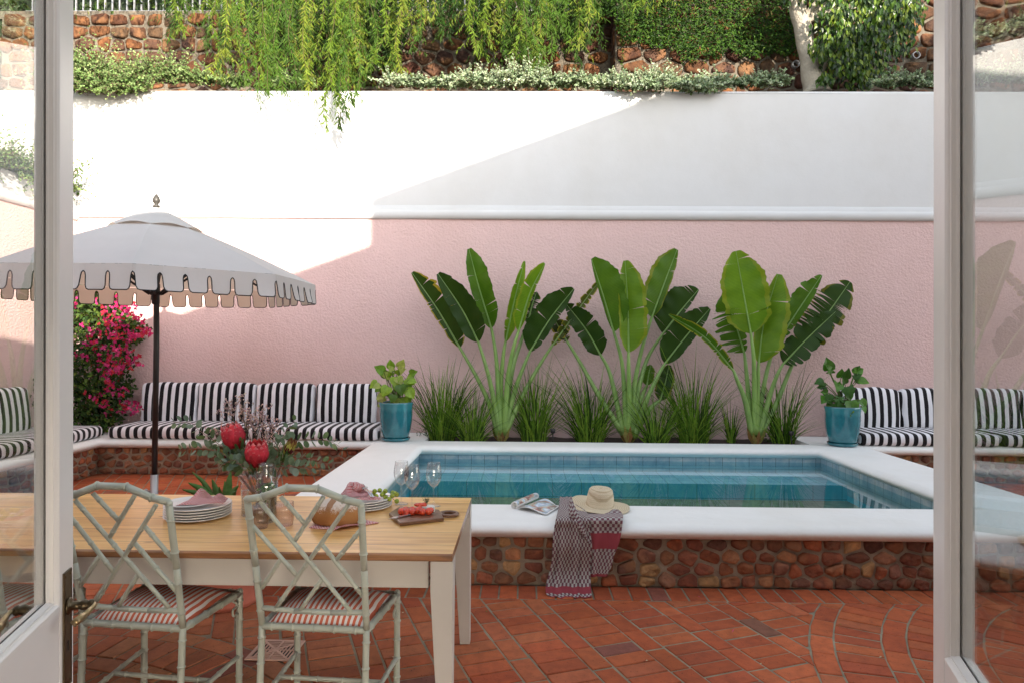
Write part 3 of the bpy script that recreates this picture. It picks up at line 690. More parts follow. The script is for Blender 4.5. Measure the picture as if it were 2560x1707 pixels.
# ------------------------------------------------------------------ french doors
def door(free,ang,flip,label,handle):
    # local: x from the free edge (0) towards the hinge, y = towards the viewer side, z up
    ca_,sa_=ang
    t=empty('french_door',(0,0,0),label,'door')
    ex=Vector((ca_,sa_,0)).normalized(); ez=Vector((ROLL*-1*0,0,1)); ez=(Vector((0,0,1))+_rt*(-ROLL)*0)
    ez=(_cU*1.0); ez=Vector((ez.x,0,ez.z)).normalized()
    ey=ez.cross(ex).normalized()*(1 if flip else -1)
    if ey.dot(CAMP-free)<0: ey=-ey
    free=free-ey*.022
    Mx=Matrix.Identity(4)
    right=ex.cross(ey).dot(ez)>0
    for i in range(3): Mx[i][0]=ex[i]; Mx[i][1]=ey[i]; Mx[i][2]=ez[i]; Mx[i][3]=free[i]
    if not right:     # keep a right handed frame: mirror geometry through x
        for i in range(3): Mx[i][0]=-ex[i]
    sx=1 if right else -1
    t.matrix_world=Mx
    def V(x,y,z): return (sx*x,y,z)
    def bx(b,x0,x1,ya,yb,z0,z1): b.box(V((x0+x1)/2,(ya+yb)/2,(z0+z1)/2),(abs(x1-x0),abs(yb-ya),abs(z1-z0)))
    TH=.022; W_=.76; ST=.074; ZR=1.012; RB=.86
    b=MB(); bx(b,0,ST,-TH,TH,.03,2.56); bv=b.build('stile',M['door_paint'],t); mod(bv,.0015)
    b=MB(); bx(b,W_-ST,W_,-TH,TH,.03,2.56); mod(b.build('stile',M['door_paint'],t),.0015)
    b=MB(); bx(b,ST,W_-ST,-TH+.0015,TH-.0008,RB,ZR); mod(b.build('lock_rail',M['door_paint'],t),.001)
    b=MB(); bx(b,ST,W_-ST,-TH+.0015,TH-.0008,.03,.27); b.build('bottom_rail',M['door_paint'],t)
    b=MB(); bx(b,ST,W_-ST,-TH+.0015,TH-.0008,2.46,2.56); b.build('top_rail',M['door_paint'],t)
    b=MB(); bx(b,ST,W_-ST,-.008,.008,.27,RB); bx(b,ST+.03,W_-ST-.03,-.013,.013,.31,RB-.05)
    b.build('lower_panel',M['door_paint'],t)
    # glazing mouldings: profile swept round the opening on both faces
    def mould(b,x0,x1,z0,z1,sgn,prof):
        cs=[(x0,z0,1,1),(x1,z0,-1,1),(x1,z1,-1,-1),(x0,z1,1,-1)]; n=len(prof); vs=[]
        for (x,z,dx,dz) in cs:
            for (d,y) in prof: vs.append(V(x+dx*d,sgn*y,z+dz*d))
        b.add(vs,[(c*n+k,c*n+k+1,((c+1)%4)*n+k+1,((c+1)%4)*n+k) for c in range(4) for k in range(n-1)],smooth=False)
    pr=[(0,TH),(.0015,TH+.002),(.003,TH),(.006,TH-.0015),(.010,TH-.005),(.0125,TH-.010),(.0125,.003),(.0185,.0028),(.0185,.001)]
    pr=[(0,TH-.0012),(.002,TH+.001),(.006,TH+.0008),(.0095,TH-.003),(.0115,TH-.007),(.015,TH-.007),(.0165,.0075),(.018,.0045),(.0185,.0015)]
    b=MB(); mould(b,ST,W_-ST,ZR,2.46,1,pr); b.build('glazing_bead',M['door_paint'],t)
    b=MB(); mould(b,ST,W_-ST,ZR,2.46,-1,pr); b.build('glazing_bead',M['door_paint'],t)
    pr2=[(0,TH-.0015),(.004,TH-.002),(.008,TH-.008),(.016,.010),(.03,.0135)]
    for sg in(1,-1):
        b=MB(); mould(b,ST,W_-ST,.27,RB,sg,pr2); b.build('panel_moulding',M['door_paint'],t)
    b=MB(); bx(b,ST+.004,W_-ST-.004,-.0016,.0016,ZR+.004,2.456); b.build('glass_pane',M['pane'],t)
    b=MB(); mould(b,ST+.0183,W_-ST-.0183,ZR+.0183,2.46-.0183,1,[(0,.0022),(.0012,.0022),(.0012,.0017)]); b.build('putty_line',M['dark'],t)
    if handle:
        for sg in(1,-1):
            # back plate with bevelled rim, keyhole, screws
            b=MB(); cx=.040; zc=.955; 
            def rp(hw,hh,y): return [V(cx-hw,sg*y,zc-hh),V(cx+hw,sg*y,zc-hh),V(cx+hw,sg*y,zc+hh),V(cx-hw,sg*y,zc+hh)]
            vs=rp(.0215,.122,TH)+rp(.0215,.122,TH+.0035)+rp(.0195,.120,TH+.0045)+rp(.0185,.119,TH+.0032)+rp(.0185,.119,TH+.0032)
            b.add(vs,[(k*4+i,k*4+(i+1)%4,(k+1)*4+(i+1)%4,(k+1)*4+i) for k in range(4) for i in range(4)]+[(16,17,18,19)],smooth=False)
            for (dx,dz) in((-.013,.112),(.013,.112),(-.013,-.112),(.013,-.112)): b.ball(V(cx+dx,sg*(TH+.0035),zc+dz),.0028,8,6,(1,.5,1))
            pl=b.build('back_plate',M['brass'],t)
            b=MB(); b.ball(V(cx,sg*(TH+.0032),zc-.028),.0034,10,6,(1,.3,1)); b.box(V(cx,sg*(TH+.0034),zc-.038),(.0028,.0016,.016)); b.build('keyhole',M['dark'],pl)
            # lever: turned neck then a flat tapering blade that points to the hinge side
            hd=MB(); Mx2=Matrix.Rotation(R(-90*sg),3,'X')
            zh=zc+.047
            hd.lathe([(.0001,0),(.018,0),(.018,.004),(.014,.007),(.009,.009),(.0085,.02),(.0075,.022),(.0105,.026),(.0115,.031),(.0095,.037),(.0085,.039),(.011,.042),(.010,.047),(.006,.050),(.0001,.051)],V(cx,sg*(TH+.003),zh),18,M=Mx2)
            h=hd.build('handle_neck',M['brass'],t)
            hb=MB(); y0_=TH+.052
            pts=[V(cx-.003,sg*(y0_-.003),zh),V(cx+.006,sg*(y0_+.003),zh),V(cx+.03,sg*(y0_+.002),zh-.001),V(cx+.06,sg*(y0_-.002),zh-.003),V(cx+.088,sg*(y0_-.008),zh-.004)]
            hb.tube(spline(pts,4),[.006]*5+[.0062]*4+[.0075]*4+[.0095]*4,4,flat=1.0)
            hb.build('lever',M['brass_worn'],h)
    return t
def mod(o,w,seg=2):
    m_=o.modifiers.new('bevel','BEVEL'); m_.width=w; m_.segments=seg; m_.limit_method='ANGLE'; return o
fl=P(183,1000,1.46); fl.z=0; fl.x=P(183,853,1.46).x; 
door(Vector((P(182.6,853,1.46).x+ROLL*H,1.46,0)),(.271,-.962),True,'open white french door with antique brass lever handle at the left edge',True)
door(Vector((P(2332,860,1.28).x+ROLL*H,1.28,0)),(-.3125,-.95),False,'open white french door without a handle at the right edge',False)
# ------------------------------------------------------------------ cushions
def Rz(a): return Matrix.Rotation(a,3,'Z')
def seat_cushion(loc,L_,D_,rz,label,group):
    nx_seed[0]+=3.3; b=MB(); b.rbox((0,0,.065),(L_,D_,.125),.036,8,.022,nx=24)
    o=b.build('seat_cushion',M['bw_stripe']); o.location=loc; o.rotation_euler=(0,0,rz); return tag(o,label,'cushion',group)
def back_cushion(loc,L_,rz,tilt,label,group):
    nx_seed[0]+=3.3; b=MB(); b.rbox((0,0,.235),(L_,.13,.47),.040,8,.030,nx=18)
    o=b.build('back_cushion',M['bw_stripe']); o.location=loc; o.rotation_euler=(tilt,0,rz); return tag(o,label,'cushion',group)
gs='striped seat cushions on the stone benches'; gb='striped back cushions leaning on the walls'
ds=.78; ys=YN+.03+ds/2
seat_cushion((-3.985,ys,ZC),1.60,ds,0,'long striped seat cushion on the back bench, the one nearer the umbrella pole',gs)
seat_cushion((-2.42,ys,ZC),1.51,ds,0,'long striped seat cushion on the back bench beside the left teal pot',gs)
lab=['striped back cushion right behind the black umbrella pole','second striped back cushion from the umbrella pole','third striped back cushion, left of the one by the teal pot','striped back cushion next to the left teal pot']
for i,x in enumerate((-4.37,-3.655,-2.935,-2.18)):
    back_cushion((x,YW-.17,ZC+.12),.715 if i!=3 else .745,rnd.uniform(-.01,.01),R(-7),lab[i],gb)
seat_cushion((XI-.02-ds/2-.03,6.97,ZC),1.9,ds-.06,R(90),'striped seat cushion of the left side bench ending near the pink flowers',gs)
seat_cushion((XI-.02-ds/2-.03,5.0,ZC),1.95,ds-.06,R(90),'striped seat cushion of the left side bench seen through the left door glass',gs)
back_cushion((XL+.17,7.13,ZC+.12),.72,R(-90)+R(180),R(-7),'striped back cushion on the left side wall nearest the pink flowers',gb)
back_cushion((XL+.17,6.39,ZC+.12),.72,R(90),R(-7),'striped back cushion on the left wall cut by the left picture edge',gb)
seat_cushion((4.60,ys,ZC),1.56,ds,0,'striped seat cushion on the right bench just beside the right teal pot',gs)
seat_cushion((6.19,ys,ZC),1.56,ds,0,'striped seat cushion on the right bench seen only through door glass',gs)
lab=['striped back cushion behind the right teal pot plant','striped back cushion passing behind the right door frame','striped back cushion seen whole through the right door glass','striped back cushion cut by the right picture edge']
for i,x in enumerate((4.22,4.945,5.665,6.385)): back_cushion((x,YW-.17,ZC+.12),.715,rnd.uniform(-.012,.012),R(-7),lab[i],gb)
# ------------------------------------------------------------------ umbrella
UC=Vector((-3.285,6.04,0)); ZE=2.095; UR=1.37
um=empty('garden_umbrella',UC,'white market umbrella with scalloped black-edged valance on a black pole','umbrella')
def oct(k,r): a=R(22.5+45*k); return Vector((r*math.cos(a),r*math.sin(a),0))
b=MB(); 
def canopy(b,r0,r1,z0,z1,sag,nr=10,nt=8,flare=0):
    for k in range(8):
        A,B=oct(k,1),oct(k+1,1); vs=[]
        for i in range(nr+1):
            t=i/nr; r=lerp(r0,r1,t); z=lerp(z0,z1,t)+sag*math.sin(math.pi*t)*.5
            for j in range(nt+1):
                u=j/nt; p=(A*(1-u)+B*u)*r; dip=math.sin(math.pi*u)*(.035*math.sin(math.pi*min(1,t*.9+.1))*r/1.37+flare*t)
                vs.append((p.x,p.y,z-dip*.8+(flare and 0)))
        b.add(vs,[(i*(nt+1)+j,i*(nt+1)+j+1,(i+1)*(nt+1)+j+1,(i+1)*(nt+1)+j) for i in range(nr) for j in range(nt)])
canopy(b,.20,UR,2.60,ZE,.035); b.build('canopy',M['canvas'],um)
b=MB(); canopy(b,.015,.39,2.735,2.530,.02,6,8,-.03); b.build('vent_cap',M['canvas'],um)
b=MB(); tr=MB(); NTAB=6
for k in range(8):
    A,B=oct(k,UR),oct(k+1,UR); out=(A+B).normalized(); L_=(B-A).length; ed=(B-A)/L_; pts=[]
    g=.016; tw=L_/NTAB; bot=-.185; top=-.052
    pth=[]
    for i in range(NTAB):
        x0=i*tw+g*(.6 if i==0 else 1); x1=(i+1)*tw-g*(.6 if i==NTAB-1 else 1)
        seg=[(x0-g*.9,top-.0),(x0-g*.25,top-.012),(x0,top-.035),(x0+.002,bot+.03),(x0+.01,bot+.008),(x0+.025,bot),(x1-.025,bot),(x1-.01,bot+.008),(x1-.002,bot+.03),(x1,top-.035),(x1+g*.25,top-.012),(x1+g*.9,top)]
        pth+=seg
    sw=[rnd.uniform(-.02,.035) for _ in range(NTAB)]
    def sp(x,z):
        i=min(NTAB-1,max(0,int(x/tw))); q=-z/.185
        return A+ed*x+out*(.004+q*q*(sw[i]*.8+.012)+ .006*q*math.sin(x*38+k))+Vector((0,0,ZE+z-.002))
    # cloth: columns between the rim and the outline
    n=len(pth); vs=[sp(p[0],0) for p in pth]+[sp(p[0],p[1]*.5) for p in pth]+[sp(*p) for p in pth]
    fs=[(r_*n+i,r_*n+i+1,(r_+1)*n+i+1,(r_+1)*n+i) for r_ in(0,1) for i in range(n-1)]
    b.add(vs,fs); b.add([sp(0,0),sp(pth[0][0],0),sp(pth[0][0],top),sp(0,top*.8)],[(0,1,2,3)])
    b.add([sp(L_,0),sp(pth[-1][0],0),sp(pth[-1][0],top),sp(L_,top*.8)],[(0,1,2,3)])
    tr.tube([sp(*p) for p in pth],.0042,5)
b.build('valance',M['canvas'],um); tr.build('black_binding',M['black_trim'],um)
for k in range(8):
    b=MB(); b.tube([oct(k,.06)+Vector((0,0,2.56)),oct(k,UR*.985)+Vector((0,0,ZE-.012))],.011,6); r_=b.build('rib',M['black_metal'],um)
    b=MB(); b.tube([oct(k,.05)+Vector((0,0,1.96)),oct(k,.62)+Vector((0,0,2.37))],.010,6); b.build('strut',M['black_metal'],r_)
b=MB(); b.tube([(0,0,.34),(0.01,0,1.5),(0,0,2.70)],.0245,14); b.build('pole',M['black_metal'],um)
b=MB(); b.lathe([(.026,1.87),(.034,1.88),(.034,1.96),(.046,1.965),(.046,1.985),(.036,1.99),(.036,2.05),(.026,2.055)],(0,0,0),18); b.build('runner_hub',M['black_metal'],um)
b=MB(); b.lathe([(.03,.36),(.033,.355),(.033,.05),(.05,.045),(.06,.03)],(0,0,0),18); b.lathe([(.0,.06),(.25,.055),(.28,.03),(.28,0),(0,0)],(0,0,0),28); b.box((-.045,0,.21),(.05,.016,.016)); b.ball((-.075,0,.21),.022,8,6,(1,.6,1)); b.build('base_sleeve',M['grey_metal'],um)
b=MB(); b.lathe([(.0,2.735),(.03,2.737),(.032,2.748),(.018,2.757),(.016,2.765),(.03,2.782),(.033,2.80),(.024,2.825),(.008,2.85),(.0,2.856)],(0,0,0),16); b.build('finial',M['finial'],um)
# ------------------------------------------------------------------ table
ZTB=.745
tb=empty('dining_table',(-1.5,3.1,0),'long farmhouse table with waxed pine top and cream painted tapered legs','table')
x0,x1,ya,yb=-3.05,-.268,2.628,3.585; c=Vector((-1.5,3.1,0)); TBR=R(.55)
b=MB(); nx_=90
# board with slightly uneven edges
vs=[]; 
def edge(x,s_): return .0025*mnoise.noise(Vector((x*5,s_,0)))+.0015*mnoise.noise(Vector((x*22,s_,3)))
T=.030
for i in range(nx_+1):
    x=lerp(x0,x1,i/nx_)
    fy=ya+edge(x,1); by=yb+edge(x,7)
    for (y,z) in((fy+.004,ZTB-T),(fy,ZTB-T+.005),(fy,ZTB-.007),(fy+.006,ZTB-.0005),(lerp(ya,yb,.25),ZTB),(lerp(ya,yb,.5),ZTB),(lerp(ya,yb,.75),ZTB),(by-.006,ZTB-.0005),(by,ZTB-.007),(by,ZTB-T+.005),(by-.004,ZTB-T)):
        vs.append(Vector((x,y,z))-c)
n=11; fs=[];mi=[]
b.add(vs,[(i*n+k,(i+1)*n+k,(i+1)*n+k+1,i*n+k+1) for i in range(nx_) for k in range(3,7)],smooth=True)
b.add(vs,[(i*n+k,(i+1)*n+k,(i+1)*n+k+1,i*n+k+1) for i in range(nx_) for k in (0,1,2,7,8,9)]+[(i*n+10,(i+1)*n+10,(i+1)*n,i*n) for i in range(nx_)]+[tuple(range(n)),tuple(nx_*n+k for k in reversed(range(n)))],smooth=False,mi=1)
b.build('tabletop',[M['pine'],M['pine_edge']],tb)
tb.rotation_euler=(0,0,0)
def apr(p,s_,nm='apron'):
    b=MB(); b.box(Vector(p)-c,s_); mod(b.build(nm,M['cream_paint'],tb),.002)
AZ=.655
apr(((x0+x1)/2,ya+.068,AZ),(x1-x0-.20,.022,.125)); apr(((x0+x1)/2,yb-.068,AZ),(x1-x0-.20,.022,.125)); apr((x1-.055,(ya+yb)/2,AZ),(.022,yb-ya-.2,.125)); apr((x0+.055,(ya+yb)/2,AZ),(.022,yb-ya-.2,.125))
for (lx,ly,sx,sy) in((x1-.042,ya+.052,-1,1),(x1-.042,yb-.052,-1,-1),(x0+.042,ya+.052,1,1),(x0+.042,yb-.052,1,-1)):
    b=MB(); w=.088; vs=[]
    for (z,ww) in((ZTB-T,w),(.60,w),(0,.052)):
        X0=lx-sx*0+(-w/2 if sx>0 else w/2-ww); Y0=ly+(-w/2 if sy>0 else w/2-ww)
        vs+=[Vector((X0,Y0,z)),Vector((X0+ww,Y0,z)),Vector((X0+ww,Y0+ww,z)),Vector((X0,Y0+ww,z))]
    b.add([v-c for v in vs],[(k*4+i,k*4+(i+1)%4,(k+1)*4+(i+1)%4,(k+1)*4+i) for k in(0,1) for i in range(4)]+[(3,2,1,0),(8,9,10,11)],smooth=False)
    mod(b.build('leg',M['cream_paint'],tb),.0025)
# ------------------------------------------------------------------ bamboo style chairs
def bam(b,p,q,r,step=.085,ph=.5,ends=True):
    p=Vector(p); q=Vector(q); L_=(q-p).length; n=max(1,int(round(L_/step))); ts=[(i+ph)/n for i in range(n)]; ts=[t for t in ts if .03<t<.97]
    pts=[p]; rs=[r]
    for t in ts:
        for (d,k) in((-.007,1.0),(-.0038,1.03),(-.0022,1.19),(.0,1.26),(.0022,1.19),(.0038,1.03),(.007,1.0)):
            pts.append(p+(q-p)*(t+d/L_)); rs.append(r*k)
    pts.append(q); rs.append(r); b.tube(pts,rs,12)
def chair(lat,crest,label):
    t=empty('bamboo_chair',(0,0,0),label,'chair','sage bamboo chairs along the near side of the table'); MT=M['sage_paint']
    zs=.475
    def BP(u,z):
        hw=.204+.010*(z-.48)/.5; y=-.095*max(0,(z-.48))/.5*(1+.25*(z-.48)) ; return Vector((u*hw,y-.012*(1-u*u)*0,z))
    for s_ in(-1,1):
        b=MB(); bam(b,(s_*.206,-.03,0),(s_*.204,0,.48),.0128,.105); pts=[BP(s_,.48),BP(s_,.72),BP(s_,.972)]
        bam(b,pts[0],pts[1],.0128,.105); bam(b,pts[1],pts[2],.0128,.105); b.ball(pts[1],.0128,10,8); b.ball(pts[2],.0138,10,8); b.ball(pts[0],.0128,10,8); b.build('rear_post',MT,t)
    b=MB(); cp=[BP(u,z) for u,z in crest]
    for i in range(len(cp)-1):
        b.tube([cp[i],cp[i+1]],.0135,12); b.ball(cp[i],.0135,12,8)
        if 0<i: 
            d=(cp[i+1]-cp[i-1]).normalized(); b.tube([cp[i]-d*.0035,cp[i]-d*.001,cp[i]+d*.001,cp[i]+d*.0035],[.0135,.0172,.0172,.0135],12)
    b.build('crest_rail',MT,t)
    b=MB(); L=[BP(-1,.549),BP(-.35,.542),BP(.35,.542),BP(1,.549)]
    for i in range(3): bam(b,L[i],L[i+1],.0105,.14); b.ball(L[i],.0105,8,6)
    b.build('lower_back_rail',MT,t)
    for (u0,z0,u1,z1) in lat:
        b=MB(); off=Vector((0,rnd.uniform(-.002,.002),0)); bam(b,BP(u0,z0)+off,BP(u1,z1)+off,.0084,.088,.5); b.build('lattice_rod',MT,t)
    # seat frame
    FW,SD=.222,.375
    b=MB(); bam(b,(-.204,0,zs),(.204,0,zs),.0135,.075); b.build('seat_rail',MT,t)
    b=MB(); bam(b,(-FW,SD,zs),(FW,SD,zs),.0135,.09); b.build('seat_rail',MT,t)
    for s_ in(-1,1):
        b=MB(); bam(b,(s_*.204,0,zs),(s_*FW,SD,zs),.0135,.09); b.build('seat_rail',MT,t)
        b=MB(); bam(b,(s_*FW,SD,0),(s_*FW,SD,zs+.006),.0135,.085); b.ball((s_*FW,SD,zs+.006),.0145,10,8); b.build('front_leg',MT,t)
        b=MB(); bam(b,(s_*.206,-.018,.185),(s_*FW,SD,.205),.0095,.10); b.build('side_stretcher',MT,t)
        # fret bracket under the front corner
        b=MB(); x=s_*FW; pts=[(x,SD-.012,zs-.085),(x,SD-.05,zs-.08),(x,SD-.055,zs-.055),(x,SD-.03,zs-.05),(x,SD-.028,zs-.035),(x,SD-.062,zs-.012)]
        b.tube(spline(pts,4),.0048,6); b.tube([(x,SD-.012,zs-.05),(x,SD-.035,zs-.045)],.004,6); b.build('fret_bracket',MT,t)
    b=MB(); bam(b,(-.212,.175,.194),(.212,.175,.194),.0095,.10); b.build('cross_stretcher',MT,t)
    # drop in seat: swells in the middle, narrower at the back
    b=MB(); nu,nv=22,18; vs=[]
    def sp_(u,v,e=0):
        hw=lerp(.192,.211,v)-e; y=lerp(.012+e,SD-.010-e,v); x=u*hw
        dome=(1-abs(u)**3.2)*(1-abs(2*v-1)**3.2); return Vector((x,y,zs+.004+.056*dome**.75))
    for j in range(nv+1):
        for i in range(nu+1): vs.append(sp_(2*i/nu-1,j/nv))
    b.add(vs,[(j*(nu+1)+i,j*(nu+1)+i+1,(j+1)*(nu+1)+i+1,(j+1)*(nu+1)+i) for j in range(nv) for i in range(nu)])
    rim=[vs[i] for i in range(nu+1)]+[vs[j*(nu+1)+nu] for j in range(1,nv+1)]+[vs[nv*(nu+1)+i] for i in reversed(range(nu))]+[vs[j*(nu+1)] for j in reversed(range(1,nv))]
    n=len(rim); b.add(rim+[Vector((v.x,v.y,zs-.012)) for v in rim],[(i,n+i,n+(i+1)%n,(i+1)%n) for i in range(n)]+[tuple(range(n,2*n))])
    b.build('seat_pad',M['red_stripe'],t)
    return t
def zc2(y): return .975-(y-385)*.425/703
def latc2(L):
    o=[]
    for (xa,ya_,xb_,yb_) in L:
        r=[]
        for x,y in((xa,ya_),(xb_,yb_)):
            xl=1625+(y-380)*(40/695); xr=2375+(y-390)*(15/700); r+=[2*(x-xl)/(xr-xl)-1,zc2(y)]
        o.append(r)
    return o
def latc1(L):
    o=[]
    for (xa,ya_,xb_,yb_) in L:
        r=[]
        for x,y in((xa,ya_),(xb_,yb_)):
            xl=405+(y-375)*(50/695); xr=1150+(y-375)*(15/695); r+=[2*(x-xl)/(xr-xl)-1,.975-(y-372)*.425/703]
        o.append(r)
    return o
A2=latc2([(1710,385,2295,1095),(2290,390,1775,1085),(1850,350,2000,520),(2130,345,1920,640),(1648,545,1925,860),(1830,750,1684,955),(2108,650,2376,985),(2372,540,2195,755),(2100,880,1942,1095)])
A1=latc1([(500,380,1080,1062),(1060,390,570,1045),(630,330,790,505),(920,335,705,620),(440,470,715,840),(620,745,455,960),(880,640,1150,960),(965,530,1145,745),(885,850,725,1070)])
cr=[(-1,.982),(-.72,.992),(-.27,1.03),(.26,1.03),(.70,.992),(1,.978)]
ch1=chair(A1,cr,'sage bamboo chair beside the left door handle, striped seat seen through its lattice back')
ch2=chair(A2,cr,'sage bamboo chair nearest the table corner with the bread behind its lattice back')
ch3=copy_tree(ch2); ch3['label']='sage bamboo chair seen only through the glass of the left door'
for o,(x,y,rz) in((ch2,(-.786,2.575,-4.5)),(ch1,(-1.478,2.575,-6.5)),(ch3,(-2.15,2.56,-5))):
    o.location=(x,y,0); o.rotation_euler=(0,0,R(rz))
# ------------------------------------------------------------------ drain grate in the paving
g0=G(663,1601); g1=G(758,1601); g2=G(727,1652); g3=G(608,1652); gc=(g0+g1+g2+g3)/4
gr=empty('drain_grate',(gc.x,gc.y,0),'square copper coloured drain grate set in the brick paving','drain cover'); hw=.112
b=MB(); b.box((0,0,.0005),(2*hw,2*hw,.002)); b.build('drain_hole',M['dark'],gr)
b=MB(); z=.004
for s_ in(-1,1): b.box((0,s_*(hw-.006),z),(2*hw,.012,.006)); b.box((s_*(hw-.006),0,z),(.012,2*hw-.024,.006))
for a in(45,135): b.box((0,0,z+.0005),(2*hw*1.33,.011,.005),M=Rz(R(a)))
b.box((0,0,z+.0008),(.009,2*hw-.02,.0045)); b.box((0,0,z+.0003),(2*hw-.02,.009,.0045))
for q in range(4):
    for k in range(1,6):
        d=k*.0175+.006; L_=d*.92
        for s_ in(-1,1):
            if q%2==0: b.box((s_*(d/2+.004),(1 if q==0 else -1)*(d+.004),z),(max(.004,d-.006),  .0078,.0052))
            else: b.box(((1 if q==1 else -1)*(d+.004),s_*(d/2+.004),z+.0002),(.0062,max(.004,d-.006),.0052))
b.build('grille',M['copper'],gr); gr.rotation_euler=(0,0,R(-2))
# ------------------------------------------------------------------ pots
def teal_pot(px,py,label,w=.195,h=.44):
    p=G(px,py,ZC); t=empty('plant_pot',(p.x,p.y,ZC),label,'plant pot','teal glazed pots on the pool surround')
    b=MB(); b.lathe([(0,.03),(w*.70,.03),(w*.76,.055),(w*.86,.13),(w*.93,.22),(w*.955,.30),(w*.95,.37),(w*.975,.40),(w*1.0,.428),(w*1.0,.442),(w*.97,.447),(w*.90,.442),(w*.88,.40),(w*.86,.35)],(0,0,0),48); b.build('pot_body',M['glaze'],t)
    b=MB(); b.lathe([(0,.004),(w*.74,.004),(w*.80,.012),(w*.84,.034),(w*.82,.038),(w*.78,.022),(0,.018)],(0,0,0),48); b.build('saucer',M['glaze'],t)
    b=MB(); b.lathe([(0,.405),(w*.5,.41),(w*.88,.40)],(0,0,0),24); b.build('potting_soil',M['soil'],t)
    return t
pot1=teal_pot(990,1100,'teal glazed pot left of the pool, at the end of the striped back bench'); pot2=teal_pot(2106,1113,'teal glazed pot right of the pool with a dark drip pattern below its rim')
ap=empty('plant_pot',(-1.78,4.06,0),'terracotta pot of the aloe standing behind the dining table','plant pot')
b=MB(); b.lathe([(0,0.02),(.16,.02),(.175,.0),(.19,.0),(.195,.03),(.185,.045),(.20,.12),(.225,.30),(.24,.44),(.262,.445),(.268,.52),(.25,.525),(.235,.50),(.225,.44)],(0,0,0),48); b.build('pot_body',M['terracotta'],ap)
b=MB(); b.lathe([(0,.47),(.12,.48),(.235,.465)],(0,0,0),24); b.build('potting_soil',M['soil'],ap)
# ------------------------------------------------------------------ things on the table
def TP(px,py,z=ZTB): return G(px,py,z)
gp='stacked plates'
def plate(b,r,z,th=.010):
    b.lathe([(0,z),(r*.62,z),(r*.80,z+.001),(r*.97,z+th*.75),(r,z+th*1.15),(r*.985,z+th*1.3),(r*.955,z+th*1.15),(r*.80,z+th*.55),(0,z+th*.45)],(0,0,0),56)
def plate_thing(p,r,z,label,group,th=.0105,mat='ceramic'):
    b=MB(); plate(b,r,0,th); o=b.build('dinner_plate',M[mat]); o.location=(p.x+rnd.uniform(-.002,.002),p.y+rnd.uniform(-.002,.002),z); return tag(o,label,'plate',group)
p=TP(496,1289); ordn=['lowest','second from the bottom','third from the bottom','fourth from the bottom','topmost large']
for i in range(5): plate_thing(p,.147,ZTB+.0005+i*.0118,'round stoneware plate, %s in the stack left of the vase'%ordn[i],'plates in the left stack')
plate_thing(Vector((p.x-.028,p.y-.015,0)),.108,ZTB+.0125*5+.0005,'small white plate on top of the left stack under a folded napkin','plates in the left stack',.008)
ptop1=Vector((p.x-.0,p.y-.01,ZTB+.0125*5+.012))
p2=TP(908,1265); ordn=['bottom','second from the bottom','third from the bottom','top']
for i in range(4): plate_thing(p2,.142,ZTB+.0005+i*.0118,'round white plate, %s of the stack under the grapes'%ordn[i],'plates in the right stack')
zt2=ZTB+.012*4+.006
def cloth(name,outl,z0,amp,label,cat='napkin',fold=1.0,seed=0,thick=.0035,n=28,lift=None,mat='napkin'):
    # outl: four corner points (x,y) as a bilinear patch with folds and a rolled border
    a,b_,c_,d=[Vector((q[0],q[1],0)) for q in outl]; vs=[];uv=[]
    S1=(b_-a).length; S2=(d-a).length
    for j in range(n+1):
        for i in range(n+1):
            u,v=i/n,j/n; q=(a*(1-u)+b_*u)*(1-v)+(d*(1-u)+c_*u)*v
            h=mnoise.noise(Vector((u*3.1*fold+seed,v*3.1*fold,seed)))+.5*abs(mnoise.noise(Vector((u*2+v*5*fold+seed,u*1.5,seed+4))))
            e=min(u,v,1-u,1-v)*5; z=z0+thick+max(0,(h+.35))*amp*min(1,.35+e)
            if lift: z=lift(u,v,z,q)
            q=q+Vector((mnoise.noise(Vector((v*6,seed,u)))*.006,mnoise.noise(Vector((u*6,seed,9)))*.006,0)); q.z=z; vs.append(q); uv.append((u*S1*5.2,v*S2*5.2))
    b=MB(); b.add(vs,[(j*(n+1)+i,j*(n+1)+i+1,(j+1)*(n+1)+i+1,(j+1)*(n+1)+i) for j in range(n) for i in range(n)],uvs=uv)
    o=b.build(name,M[mat]); so=o.modifiers.new('thickness','SOLIDIFY'); so.thickness=thick; so.offset=-1
    return tag(o,label,cat)
q=ptop1
def crest1(u,v,z,q_): return z+.045*math.exp(-((u-.28)**2/.03+(v-.75)**2/.12))+.018*math.exp(-((u-.75)**2)/.02)*v
cloth('napkin',[(q.x-.055,q.y-.085),(q.x+.135,q.y-.03),(q.x+.115,q.y+.06),(q.x-.045,q.y+.08)],q.z-.008,.016,'red patterned napkin folded on top of the left plate stack',seed=3,lift=crest1)
# bread on its cloth
pb=TP(843,1307)
cloth('napkin',[(pb.x-.10,pb.y-.085),(pb.x+.045,pb.y-.125),(pb.x+.185,pb.y+.01),(pb.x-.01,pb.y+.13)],ZTB,.008,'red patterned napkin spread under the round bread loaf',seed=8,lift=lambda u,v,z,q_: z+.035*max(0,u-.8)*5*max(0,.55-abs(v-.15)))
n_=NT('bread_crust'); co=n_.coord(); geo=n_.new('ShaderNodeNewGeometry'); sx_=n_.new('ShaderNodeSeparateXYZ'); n_.link(co,sx_.inputs[0])
fl_=n_.noise(co,110,6,.85); up=n_.math('MULTIPLY',sx_.outputs[2],9.0); fm=n_.ramp(n_.math('ADD',n_.math('MULTIPLY',fl_,1.0),n_.math('SUBTRACT',up,.50)),[(.47,(0,0,0)),(.66,(.7,.7,.7))])
band=n_.math('LESS_THAN',n_.math('ABSOLUTE',n_.math('ADD',sx_.outputs[0],n_.math('MULTIPLY',n_.noise(co,12,2),.016))),.013)
